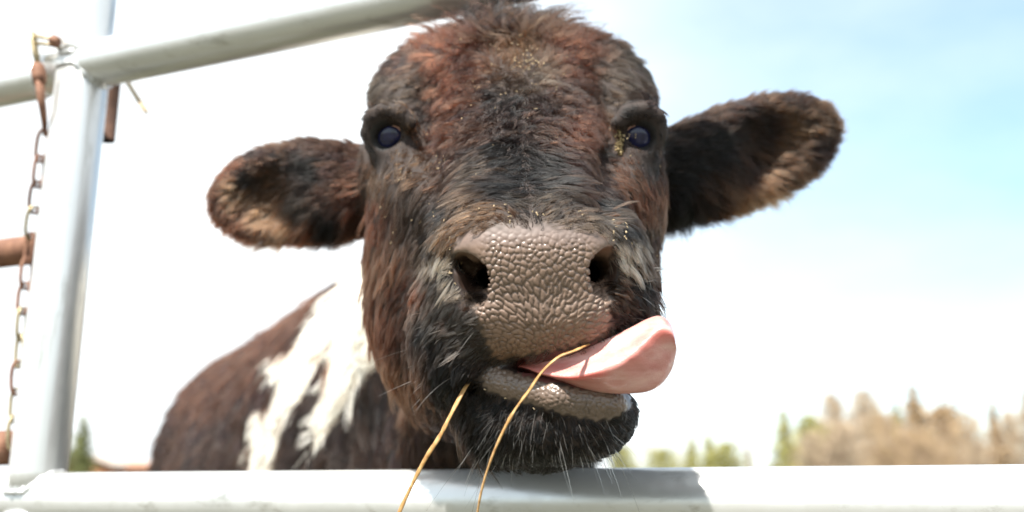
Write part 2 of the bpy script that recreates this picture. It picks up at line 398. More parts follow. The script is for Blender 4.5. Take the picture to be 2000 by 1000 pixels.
# nostrils: a comma that runs inward and back under the wing
cone(cf(910, 516, .512), cf(948, 562, .520), .0046, .0060, .004, 'sub'); cone(cf(930, 536, .512), cf(965, 545, .575), .0074, .005, .005, 'sub')
cone(cf(901, 512, .515), cf(915, 522, .545), .0036, .005, .004, 'sub')
cone(cf(1188, 505, .512), cf(1160, 538, .520), .0050, .0056, .004, 'sub'); cone(cf(1172, 522, .512), cf(1140, 540, .575), .0068, .005, .005, 'sub')
cone(cf(906, 535, .508), cf(932, 572, .514), .0046, .0050, .010, 'sub'); cone(cf(1194, 522, .508), cf(1176, 556, .514), .0040, .0046, .010, 'sub')
# ---- chin and mouth
ell(cf(1066, 804, .560), (.042, .040, .020), .016); ell(cf(1010, 790, .570), (.032, .04, .030), .018); ell(cf(1132, 808, .552), (.029, .034, .022), .014)
ell(cf(1080, 818, .556), (.036, .034, .017), .014)
cone(cf(948, 716, .505), cf(1215, 742, .505), .0058, .0100, .004, 'sub', sz=.95)
cone(cf(950, 722, .55), cf(1205, 744, .55), .0050, .0060, .004, 'sub')
cone(cf(1000, 722, .52), cf(1160, 738, .60), .0055, .0085, .004, 'sub')
cone(cf(945, 742, .545), cf(905, 762, .525), .003, .003, .005, 'sub')
cone(cf(972, 745, .531), cf(1090, 776, .520), .0074, .0084, .006); cone(cf(1090, 776, .520), cf(1196, 790, .523), .0084, .0078, .006)
# ---- eye sockets with lids
def surf(px, py, d0=.49, d1=.95):      # depth of the hide along a sight line
    ds = np.arange(d0, d1, .0005); q = np.stack([cf(px, py, d) for d in ds])
    v = D[np.searchsorted(GX, q[:, 0]), np.searchsorted(GY, q[:, 1]), np.searchsorted(GZ, q[:, 2])]
    return ds[np.argmax(v < 0)]
EYE = {}
def polycut(pts, r, k, lift=.003):
    q = [cf(x, y, surf(x, y) - lift) for x, y in pts]
    for u, v in zip(q, q[1:]): cone(u, v, r, r, k, 'sub')
for kx, px, py, r in (('L', 767, 266, .0142), ('R', 1241, 266, .0138)):
    s = -1 if kx == 'L' else 1
    c = cf(px, py, surf(px - s * 12, py) + .0075); EYE[kx] = (c, r)
polycut([(838, 130), (834, 180), (828, 236)], .007, .020); polycut([(1160, 130), (1178, 180), (1198, 236)], .007, .020)
polycut([(826, 240), (832, 300), (846, 370), (858, 410)], .0085, .016); polycut([(1200, 240), (1196, 300), (1188, 360), (1180, 400)], .0085, .016)
for kx, (c, r) in EYE.items():
    s = -1 if kx == 'L' else 1
    ell(c + (s * .002, .001, .001), (r * 1.30, r * 1.34, r * 1.32), .016)
    q = [c + np.array(v) * (s, 1, 1) for v in ((.0165, -.007, .002), (.0125, -.0125, .0115), (.003, -.0170, .0160), (-.008, -.0180, .0135), (-.0145, -.0190, .0065))]
    for u, v in zip(q, q[1:]): cone(u, v, .0036, .0036, .008)                                  # heavy upper lid
    ell(c + (s * .0015, -.0178, -.0022), (.0106, .0120, .0078), .004, 'sub', rot=(0, 30 * s, 0))     # the dark hollow round the eye
    cone(c + (-s * .012, -.0225, -.004), c + (-s * .015, -.031, -.020), .0030, .0030, .006, 'sub')    # tear groove
# ---- ears: shells, hollow towards the camera
def ear(c, tilt, hx, hz, root, s, yaw):
    rt = (0, tilt, yaw)
    ell(c, (hx, .016, hz), .012, rot=rt)
    ell(c + np.array([0, -.025, -.003]) , (hx * .88, .026, hz * .86), .008, 'sub', rot=rt)
    cone(root, c + (root - c) * .45, .034, .026, .03, sz=1.15)
ear(cf(551, 376, .825), -9, .066, .0395, cf(745, 375, .83), -1, -14)
ear(cf(1474, 294, .825), -20, .081, .0415, cf(1260, 355, .83), 1, 14)

# ---- leathery cobbles of the nose pad and the lower lip (real relief, in the field itself)
PAD = [(884, 462), (905, 447), (960, 437), (1050, 432), (1140, 442), (1186, 452), (1200, 472), (1198, 500), (1185, 560), (1196, 590), (1194, 640), (1178, 662), (1130, 676), (1060, 692), (1000, 704), (966, 706), (950, 672), (930, 622), (924, 602), (948, 582), (930, 560), (885, 505)]
LIP = [(938, 735), (958, 714), (990, 722), (1050, 742), (1110, 756), (1170, 764), (1238, 760), (1234, 794), (1208, 814), (1165, 822), (1105, 810), (1045, 792), (995, 778), (950, 762)]
def inside(poly, x, y):
    c = np.zeros(np.broadcast(x, y).shape, bool); n = len(poly)
    for i in range(n):
        (x1, y1), (x2, y2) = poly[i], poly[i - 1]
        if y1 != y2: c ^= ((y1 > y) != (y2 > y)) & (x < (x2 - x1) * (y - y1) / (y2 - y1) + x1)
    return c
def edge_dist(poly, x, y):
    d = np.full(np.broadcast(x, y).shape, 1e9)
    for i in range(len(poly)):
        (x1, y1), (x2, y2) = poly[i], poly[i - 1]; ux, uy = x2 - x1, y2 - y1
        t = np.clip(((x - x1) * ux + (y - y1) * uy) / (ux * ux + uy * uy), 0, 1)
        d = np.minimum(d, np.hypot(x - x1 - t * ux, y - y1 - t * uy))
    return d
def pad_metric(x, y):          # cell long/short size (photo px) and the long direction
    dx, dy = x - 1068, y - 668; r = np.hypot(dx, dy) + 1e-3
    fan = np.exp(-((r - 78) / 52) ** 4) * np.clip((664 - y) / 18, 0, 1) * np.clip((x - 950) / 30, 0, 1)
    base = np.clip(7.6 + (690 - y) * .006, 7.2, 8.8)
    return base * (1 - .22 * fan), 1 + 1.9 * fan, dx / r, dy / r
def cobbles():
    s = sl((-.045, .49, -.100), (.070, .56, .022)); gx, gz = GX[s[0]].astype(float), GZ[s[2]].astype(float)
    dref = .515; px = (1000 + FPX * gx / dref)[:, None]; py = (500 - FPX * gz / dref)[None, :]
    px, py = np.broadcast_arrays(px, py); H = np.zeros(px.shape)
    rg = np.random.default_rng(3); seeds = []
    for _ in range(26000):     # dart throwing in the local metric
        x, y = rg.uniform(870, 1250), rg.uniform(425, 830); b, e, cx, cy = pad_metric(x, y)
        ok = True
        if seeds:
            S = np.asarray(seeds); ddx, ddy = S[:, 0] - x, S[:, 1] - y; l = (ddx * cx + ddy * cy) / e; w = -ddx * cy + ddy * cx
            ok = np.hypot(l, w).min() > b * rg.uniform(.95, 1.5)
        if ok: seeds.append((x, y))
    S = np.asarray(seeds); b, e, cx, cy = pad_metric(px, py)
    wob = 1.5
    qx = px + wob * np.sin(py * .16 + 1.3) + .8 * np.sin(px * .33 + py * .13); qy = py + wob * np.sin(px * .15) + .8 * np.sin(py * .31 - px * .17)
    F1 = np.full(px.shape, 1e9); F2 = F1.copy()
    for x, y in S:
        i0, i1 = np.searchsorted(px[:, 0], (x - 60, x + 60)); j1, j0 = len(gz) - np.searchsorted(py[0, ::-1], (y - 60, y + 60)); v = (slice(i0, i1), slice(j0, j1))
        if i1 <= i0 or j1 <= j0: continue
        ddx, ddy = x - qx[v], y - qy[v]; d = np.hypot((ddx * cx[v] + ddy * cy[v]) / e[v], -ddx * cy[v] + ddy * cx[v]) / b[v]
        f1, f2 = F1[v], F2[v]; F2[v] = np.minimum(f2, np.maximum(f1, d)); F1[v] = np.minimum(f1, d)
    g = np.clip((F2 - F1) / .62, 0, 1); dome = g * (2 - g)
    top = np.clip((py - 448) / 34, 0, 1) * (1 - .9 * np.clip((958 - px) / 26, 0, 1) * np.clip((535 - py) / 25, 0, 1)) * (1 - .9 * np.clip((px - 1142) / 26, 0, 1) * np.clip((545 - py) / 25, 0, 1))
    m1 = inside(PAD, px, py) * np.clip(edge_dist(PAD, px, py) / 10, 0, 1) * top; m2 = inside(LIP, px, py) * np.clip(edge_dist(LIP, px, py) / 8, 0, 1) * .75
    amp = np.maximum(m1, m2)
    hgt = (dome - .75) * .00095 * amp
    D[s] -= hgt.astype(np.float32)[:, None, :]
    return gx, gz, g, amp
CB = cobbles()

# ---- surface nets
def surface_nets():
    neg = D < 0
    n0, n1, n2 = D.shape
    c = neg[:-1, :-1, :-1].astype(np.uint8)
    tot = np.zeros((n0 - 1, n1 - 1, n2 - 1), np.uint8)
    for i in (0, 1):
        for j in (0, 1):
            for k in (0, 1): tot += neg[i:n0 - 1 + i, j:n1 - 1 + j, k:n2 - 1 + k]
    act = (tot > 0) & (tot < 8); I, J, K = np.nonzero(act)
    idx = np.full(act.shape, -1, np.int32); idx[I, J, K] = np.arange(len(I))
    G = [[np.stack([GX[I + i], GY[J + j], GZ[K + k]], -1) for k in (0, 1)] if False else None for i in (0, 1) for j in (0, 1)]
    cor = [(i, j, k) for i in (0, 1) for j in (0, 1) for k in (0, 1)]
    val = {q: D[I + q[0], J + q[1], K + q[2]] for q in cor}
    acc = np.zeros((len(I), 3)); cnt = np.zeros(len(I))
    for a in cor:
        for ax in range(3):
            if a[ax]: continue
            b = list(a); b[ax] = 1; b = tuple(b); va, vb = val[a], val[b]; cr = (va < 0) != (vb < 0)
            t = np.where(cr, va / np.where(cr, va - vb, 1), 0)
            pa = np.stack([GX[I + a[0]], GY[J + a[1]], GZ[K + a[2]]], -1).astype(float); pb = np.stack([GX[I + b[0]], GY[J + b[1]], GZ[K + b[2]]], -1)
            acc += np.where(cr[:, None], pa + (pb - pa) * t[:, None], 0); cnt += cr
    V = acc / cnt[:, None]; Fs = []
    for ax in range(3):
        sh = [slice(None)] * 3; sh2 = [slice(None)] * 3; sh[ax] = slice(0, -1); sh2[ax] = slice(1, None)
        a, b = neg[tuple(sh)], neg[tuple(sh2)]; u, v = (ax + 1) % 3, (ax + 2) % 3
        for want in (True, False):
            E = np.stack(np.nonzero((a != b) & (a == want)), -1)
            E = E[(E[:, u] > 0) & (E[:, v] > 0) & (E[:, u] < D.shape[u] - 1) & (E[:, v] < D.shape[v] - 1)]
            q = []
            for du, dv in ((-1, -1), (0, -1), (0, 0), (-1, 0)):
                e = E.copy(); e[:, u] += du; e[:, v] += dv; q.append(idx[e[:, 0], e[:, 1], e[:, 2]])
            q = np.stack(q, -1); Fs.append(q if want else q[:, ::-1])
    return V, np.concatenate(Fs)
SV, SF = surface_nets(); del D
# keep the largest connected piece (carving leaves crumbs)
def biggest(V, F):
    lab = np.arange(len(V))
    while True:
        m = lab[F].min(1); new = lab.copy(); np.minimum.at(new, F.ravel(), np.repeat(m, 4)); new = new[new]
        if (new == lab).all(): break
        lab = new
    u, c = np.unique(lab, return_counts=True); keep = lab == u[c.argmax()]; mp = np.cumsum(keep) - 1
    return V[keep], mp[F[keep[F[:, 0]]]]
SV, SF = biggest(SV, SF)
VX, VY = proj(SV)
# ---- skin colour: where the hide is bare, where hair grows from it
dep = SV[:, 1]
def sdist(poly):
    return np.where(inside(poly, VX, VY), 1, -1) * edge_dist(poly, VX, VY)
jit = 3.5 * np.sin(VX * .23 + 2 * np.sin(VY * .19)) + 2.5 * np.sin(VY * .41 + VX * .3)
padw = np.clip(.5 + (sdist(PAD) + jit) / (18 + 20 * np.clip((475 - VY) / 25, 0, 1)), 0, 1) * (dep < .552); lipw = np.clip(.5 + (sdist(LIP) + .6 * jit) / 7, 0, 1) * (dep < .55)
padm = padw > .5; lipm = lipw > .5
MOUTH = [(930, 742), (958, 716), (1000, 703), (1100, 682), (1190, 655), (1240, 660), (1245, 768), (1165, 774), (1110, 768), (1050, 754), (990, 732), (962, 726), (945, 738)]
pedge = edge_dist(PAD, VX, VY)
bare = np.zeros(len(SV)); bare = np.maximum(padw, lipw)
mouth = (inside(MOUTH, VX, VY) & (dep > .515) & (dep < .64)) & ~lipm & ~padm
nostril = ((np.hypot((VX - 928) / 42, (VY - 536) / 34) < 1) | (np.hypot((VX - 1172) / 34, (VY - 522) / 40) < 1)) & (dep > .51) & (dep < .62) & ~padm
eyem = np.zeros(len(SV), bool)
for kx, (c, r) in EYE.items():
    ex, ey = (748, 266) if kx == 'L' else (1259, 264)
    eyem |= (np.linalg.norm(SV - (c + (0, -.004, 0)), axis=1) < .030) & (np.hypot((VX - ex) / 25, (VY - ey) / 29) < 1)
bare[mouth | nostril | eyem] = 1
wet = bare * (.62 + .38 * np.clip((585 - VY) / 60, 0, 1)); wet *= .35 + .65 * np.clip((VY - 448) / 30, 0, 1); wet[lipm] = .9; wet[eyem] = .10; wet[nostril] = .6
gxx, gzz, gcell, gamp = CB
def samp(field):
    qx = (VX - 1000) / FPX * .515; qz = (500 - VY) / FPX * .515
    i = np.clip(np.searchsorted(gxx, qx), 0, len(gxx) - 1); k = np.clip(np.searchsorted(gzz, qz), 0, len(gzz) - 1); return field[i, k]
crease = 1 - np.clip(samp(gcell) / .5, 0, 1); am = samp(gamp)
col = np.tile(np.array([.022, .013, .010]), (len(SV), 1))
base = np.array([.200, .136, .104]); low = np.array([.205, .125, .085]); topc = np.array([.150, .112, .100])
tt = np.clip((VY - 600) / 80, 0, 1)[:, None]; t2 = np.clip((490 - VY) / 45, 0, 1)[:, None]
pc = base * (1 - tt) + low * tt; pc = pc * (1 - t2) + topc * t2
lc = np.array([.140, .098, .074])
pc = pc * (1 - .55 * (crease * am)[:, None])       # groove shade darkened into the pad colour
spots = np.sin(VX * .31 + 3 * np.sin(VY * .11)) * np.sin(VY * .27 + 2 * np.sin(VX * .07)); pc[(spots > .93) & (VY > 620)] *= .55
skinb = np.array([.050, .034, .026]); lcc = lc * (1 - .5 * (crease * am)[:, None])  # lip colour carries the same painted groove shade
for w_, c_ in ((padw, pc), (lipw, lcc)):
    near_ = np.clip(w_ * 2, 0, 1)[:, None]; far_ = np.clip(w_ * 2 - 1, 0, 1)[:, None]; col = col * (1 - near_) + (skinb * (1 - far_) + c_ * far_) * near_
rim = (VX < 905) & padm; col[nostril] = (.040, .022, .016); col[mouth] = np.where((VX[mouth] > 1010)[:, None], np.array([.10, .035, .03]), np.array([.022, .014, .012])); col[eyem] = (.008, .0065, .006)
BELT = [[(712, 500), (740, 460), (800, 460), (770, 690), (727, 725), (691, 756), (660, 815), (606, 891), (610, 815), (624, 770), (637, 702), (660, 648), (645, 600)],
        [(660, 648), (610, 725), (588, 779), (556, 815), (543, 860), (530, 930), (482, 930), (490, 860), (495, 810), (540, 788), (540, 743), (526, 711), (575, 680), (610, 626), (648, 575), (712, 500), (720, 560)]]
wb = (inside(BELT[0], VX, VY) | inside(BELT[1], VX, VY)) & (dep > .95) & (dep < 1.5); col[wb] = (.55, .50, .42)
def skin_mat():
    m, t, b = mat('calf_skin'); a = nd(t, 'ShaderNodeAttribute', attribute_name='skin'); w = nd(t, 'ShaderNodeAttribute', attribute_name='wet')
    n = noise(t, 900, 3, .6); n2 = noise(t, 120, 4, .6)
    r2 = ramp(t, n2.outputs['Fac'], [(.3, (.82, .82, .82)), (.7, (1.12, 1.1, 1.08))])
    mx = nd(t, 'ShaderNodeMix', data_type='RGBA', blend_type='MULTIPLY'); mx.inputs['Factor'].default_value = 1
    t.links.new(a.outputs['Color'], mx.inputs['A']); t.links.new(r2.outputs[0], mx.inputs['B']); t.links.new(mx.outputs['Result'], b.inputs['Base Color'])
    rr = nd(t, 'ShaderNodeMapRange'); rr.inputs[3].default_value = .8; rr.inputs[4].default_value = .31; t.links.new(w.outputs['Fac'], rr.inputs[0]); t.links.new(rr.outputs[0], b.inputs['Roughness'])
    cw = nd(t, 'ShaderNodeMath', operation='MULTIPLY'); cw.inputs[1].default_value = .20; t.links.new(w.outputs['Fac'], cw.inputs[0]); t.links.new(cw.outputs[0], b.inputs['Coat Weight']); b.inputs['Coat Roughness'].default_value = .20
    bump(t, b, n.outputs['Fac'], .12, .0004); return m
me = bpy.data.meshes.new('calf'); SW = c2w(SV)
me.vertices.add(len(SW)); me.vertices.foreach_set('co', SW.astype(np.float32).ravel())
me.loops.add(SF.size); me.loops.foreach_set('vertex_index', SF.astype(np.int32).ravel())
me.polygons.add(len(SF)); me.polygons.foreach_set('loop_start', np.arange(0, SF.size, 4, dtype=np.int32))
me.update(); me.validate()
me.polygons.foreach_set('use_smooth', np.ones(len(me.polygons), bool))
at = me.attributes.new('skin', 'FLOAT_COLOR', 'POINT'); at.data.foreach_set('color', np.c_[col, np.ones(len(col))].astype(np.float32).ravel())
at = me.attributes.new('wet', 'FLOAT', 'POINT'); at.data.foreach_set('value', wet.astype(np.float32))
me.materials.append(skin_mat())
CALF = link(bpy.data.objects.new('calf', me))
tag(CALF, 'shaggy dark brown calf with a white belt licking its nose through the gate', 'calf')
print('calf verts', len(SV), 'grid', len(GX), len(GY), len(GZ))
# ---------------------------------------------------------------- hair: every hair is a curve rooted on the hide
RUST, BLK, BRN, GRY, TAN, PALE = (.026, .0070, .0033), (.0015, .0010, .0007), (.0064, .0027, .0016), (.0125, .0084, .0056), (.042, .020, .0092), (.22, .16, .11)
ETAN, ERUST = (.088, .044, .022), (.056, .0175, .0088)
def mixc(a, b, f): return tuple(x + (y - x) * f for x, y in zip(a, b))
FLOW = {   # px, py, dx, dy (down), length mm, lift, curl mm
 'head': [(960, 40, -.1, -1, 17, .7, 4), (1060, 50, .3, -1, 17, .65, 4), (850, 80, -.5, -.8, 15, .5, 2), (1150, 80, .6, -.8, 15, .5, 2), (760, 120, -.9, -.3, 11, .3, 1), (1250, 120, .9, -.3, 11, .3, 1),
  (770, 180, -.8, .5, 10, .25, .6), (1240, 170, .8, .5, 10, .25, .6), (900, 130, -.5, .6, 20, .6, 5), (1010, 105, 0, -1, 15, .6, 2), (1010, 165, 0, 1, 17, .55, 4.5), (1110, 150, .6, .5, 18, .55, 5),
  (890, 230, -.6, .7, 18, .55, 4.5), (1000, 240, 0, 1, 16, .5, 4.5), (1130, 230, .6, .6, 18, .55, 4.5), (850, 290, -.6, .8, 12, .4, 2), (960, 310, -.5, .8, 15, .25, 1.6), (1050, 325, .5, .8, 15, .25, 1.6),
  (990, 365, -.7, .7, 18, .14, 1.0), (1085, 365, .9, .5, 19, .13, 1.0), (1160, 370, .8, .7, 15, .15, .8), (905, 365, -.75, .7, 16, .15, .8), (880, 430, -.85, .5, 9, .2, .5), (1000, 405, -.4, -.5, 4.5, .3, .3), (1090, 405, .5, -.5, 4.5, .3, .3),
  (1190, 425, .8, .4, 7, .25, .4), (780, 150, -.8, .5, 9, .15, .4), (1225, 145, .8, .5, 9, .15, .4), (790, 380, -.35, 1, 14, .16, .7), (760, 500, -.3, 1, 17, .16, .8), (735, 640, -.25, 1, 18, .2, 1.1), (780, 760, -.1, 1, 18, .25, 1.2), (1240, 380, .35, 1, 12, .2, .8), (1260, 500, .25, 1, 13, .2, 1), (1270, 600, .3, 1, 12, .3, 1),
  (1285, 300, .6, .6, 10, .3, 1), (750, 222, -.5, -.5, 4, .25, .2), (722, 262, -.6, .5, 4, .2, .2), (742, 318, -.3, 1, 4, .2, .2), (795, 262, -.2, 1, 4.5, .2, .2), (1255, 222, .5, -.5, 4, .25, .2), (1288, 262, .6, .5, 4, .2, .2), (1268, 315, .3, 1, 4, .2, .2), (1220, 262, .2, 1, 4.5, .2, .2), (715, 330, -.5, .8, 12, .3, 1), (830, 560, -.5, .9, 9, .22, .5), (875, 540, -.8, .5, 5, .35, .2), (900, 640, -.9, .5, 6, .45, .2), (835, 680, -.4, 1, 10, .35, .6), (880, 740, -.4, 1, 8, .5, .4), (935, 690, -.9, .5, 5, .5, .2),
  (1240, 560, .9, .5, 6, .4, .3), (1225, 620, .9, .5, 5, .5, .2), (1060, 850, .0, 1, 4, .55, .1), (960, 810, -.6, .8, 4.5, .55, .1), (1190, 835, .8, .6, 4, .55, .1), (1100, 820, .2, 1, 3.5, .55, .1), (900, 880, -.1, 1, 22, .25, 2)],
 'earL': [(690, 340, -1, .1, 12, .3, 0.35), (600, 310, -1, -.05, 11, .2, 0.35), (480, 290, -.8, -.3, 9, .3, 0.35), (430, 340, -1, .1, 9, .3, 0.35), (500, 380, -.8, .5, 13, .3, 0.35), (600, 400, -.8, .5, 18, .3, 0.52), (560, 470, -.4, .9, 15, .4, 0.70), (660, 440, -.3, 1, 22, .4, 0.88), (430, 420, -.7, .7, 10, .4, 0.35)],
 'earR': [(1320, 310, 1, -.2, 12, .25, 0.35), (1400, 240, .9, -.3, 10, .25, 0.35), (1550, 190, .9, -.3, 9, .3, 0.35), (1640, 250, 1, .1, 10, .35, 0.35), (1500, 280, .9, .3, 15, .3, 0.52), (1400, 340, .8, .5, 20, .3, 0.52), (1330, 420, .2, 1, 24, .4, 0.88), (1480, 400, .5, .9, 16, .4, 0.70), (1590, 340, .8, .6, 13, .4, 0.52)],
 'body': [(730, 600, -.6, .9, 26, .25, 3), (600, 700, -.7, .8, 26, .3, 3), (400, 800, -.8, .6, 26, .3, 3), (330, 900, -.7, .8, 26, .3, 3), (750, 850, -.3, 1, 26, .25, 3), (1000, 900, 0, 1, 30, .3, 4), (1180, 900, .3, 1, 28, .3, 3)]}
TONE = {
 'head': [(960, 40, BLK), (1010, 60, BRN), (860, 85, RUST), (920, 130, mixc(RUST, BRN, .3)), (1015, 115, TAN), (1030, 150, GRY), (1120, 110, mixc(RUST, BRN, .2)), (1100, 185, BRN), (760, 120, BRN), (745, 170, GRY), (800, 180, GRY), (1230, 130, GRY), (1255, 200, BRN), (1195, 180, GRY), (870, 190, mixc(RUST, BRN, .35)), (990, 195, BLK), (1050, 210, BRN), (940, 250, BRN), (850, 260, mixc(RUST, BRN, .4)), (1130, 245, mixc(RUST, BRN, .4)), (1000, 300, BLK), (930, 330, mixc(BLK, GRY, .3)), (1060, 340, BLK), (1000, 380, BLK), (1150, 345, BRN), (880, 320, BRN),
  (795, 310, TAN), (755, 345, mixc(TAN, BRN, .5)), (800, 390, mixc(BRN, GRY, .5)), (735, 420, RUST), (760, 520, mixc(RUST, TAN, .4)), (735, 640, RUST), (765, 740, mixc(RUST, TAN, .3)), (800, 560, RUST), (840, 470, BLK), (860, 415, BLK), (850, 560, BLK), (835, 650, BLK), (880, 740, BLK), (1220, 330, mixc(RUST, TAN, .3)), (1255, 390, RUST), (1190, 400, BLK), (1225, 450, BLK), (1275, 480, BRN), (1285, 550, BRN), (1245, 560, BLK), (1245, 640, BLK),
  (1060, 860, BLK), (960, 820, BLK), (1190, 820, BLK), (878, 515, PALE), (880, 545, PALE), (1214, 490, PALE), (892, 470, TAN), (905, 635, (.026, .022, .019)), (935, 600, (.024, .020, .017)), (870, 600, (.014, .012, .010)), (1215, 590, mixc(BLK, TAN, .2)), (1040, 410, mixc(BLK, GRY, .4)), (960, 425, mixc(BLK, TAN, .3)), (800, 250, TAN), (730, 250, BLK), (745, 300, BLK), (1280, 260, BLK), (1265, 310, BLK), (1215, 260, TAN), (1190, 290, BLK), (820, 230, BLK), (1215, 220, BLK), (840, 870, BRN), (950, 900, BLK)],
 'earL': [(690, 380, mixc(ERUST, BRN, .4)), (610, 335, BLK), (590, 400, mixc(BLK, GRY, .4)), (650, 330, BRN), (500, 300, BRN), (450, 320, ERUST), (480, 345, BLK), (470, 375, ETAN), (520, 420, ETAN), (560, 440, ETAN), (425, 400, mixc(ERUST, BRN, .4)), (470, 440, ERUST), (640, 430, BLK), (540, 478, BRN), (580, 455, ERUST)],
 'earR': [(1330, 330, BLK), (1400, 290, BLK), (1450, 220, BRN), (1550, 195, BRN), (1610, 215, mixc(BRN, ETAN, .3)), (1500, 250, BRN), (1540, 255, ETAN), (1450, 330, BRN), (1485, 385, ETAN), (1430, 400, mixc(ETAN, BRN, .3)), (1600, 290, BRN), (1540, 330, mixc(BRN, ETAN, .3)), (1340, 400, BLK), (1390, 400, BRN)],
 'body': [(400, 760, mixc(RUST, BRN, .6)), (340, 880, BRN), (560, 660, mixc(RUST, BRN, .5)), (450, 860, BRN), (590, 840, mixc(BLK, BRN, .5)), (740, 800, mixc(BLK, BRN, .5)), (760, 900, BRN), (1000, 900, BLK), (1180, 900, BLK)]}
def idw(ctrl, px, py, s=18, pw=1.6):
    out = 0; wsum = 0
    for c in ctrl:
        w = 1.0 / ((px - c[0]) ** 2 + (py - c[1]) ** 2 + s * s) ** pw
        out = out + w[:, None] * np.asarray(c[2:], float)[None, :]; wsum = wsum + w
    return out / wsum[:, None]
def wob(px, py, f, ph=0):     # cheap smooth noise in -1..1
    return (np.sin(px * f + 1.7 * np.sin(py * f * .83 + ph)) + np.sin(py * f * 1.21 + 1.9 * np.sin(px * f * .71 + ph * 2 + 1))) * .5
NRM = np.empty(len(SW) * 3, np.float32); me.vertices.foreach_get('normal', NRM); NRM = NRM.reshape(-1, 3).astype(float)
NC = np.stack([NRM[:, 0], NRM[:, 1] * CP + NRM[:, 2] * SP, -NRM[:, 1] * SP + NRM[:, 2] * CP], -1)
TR = np.concatenate([SF[:, :3], SF[:, [0, 2, 3]]])
tA = .5 * np.linalg.norm(np.cross(SV[TR[:, 1]] - SV[TR[:, 0]], SV[TR[:, 2]] - SV[TR[:, 0]]), axis=1)
tC = SV[TR].mean(1); tN = NC[TR].mean(1); tview = -(tN * tC).sum(1) / np.linalg.norm(tC, axis=1)
tb = bare[TR].max(1); tpx, tpy = proj(tC)
def hair_mat(name, rough=.36, coat=0.0):
    m = bpy.data.materials.new(name); m.use_nodes = True; t = m.node_tree; t.nodes.clear()
    out = nd(t, 'ShaderNodeOutputMaterial'); h = nd(t, 'ShaderNodeBsdfHairPrincipled'); h.parametrization = 'COLOR'
    a = nd(t, 'ShaderNodeAttribute', attribute_name='tone'); t.links.new(a.outputs['Color'], h.inputs['Color'])
    h.inputs['IOR'].default_value = 1.34; h.inputs['Roughness'].default_value = rough; h.inputs['Radial Roughness'].default_value = .5
    if 'Coat' in h.inputs: h.inputs['Coat'].default_value = coat
    t.links.new(h.outputs[0], out.inputs[0]); return m
M_HAIR = hair_mat('calf_hair')
M_WHITE, _t, _b = mat('white_belt_hair'); _a = nd(_t, 'ShaderNodeAttribute', attribute_name='tone'); _t.links.new(_a.outputs['Color'], _b.inputs['Base Color']); setp(_b, Roughness=.6)
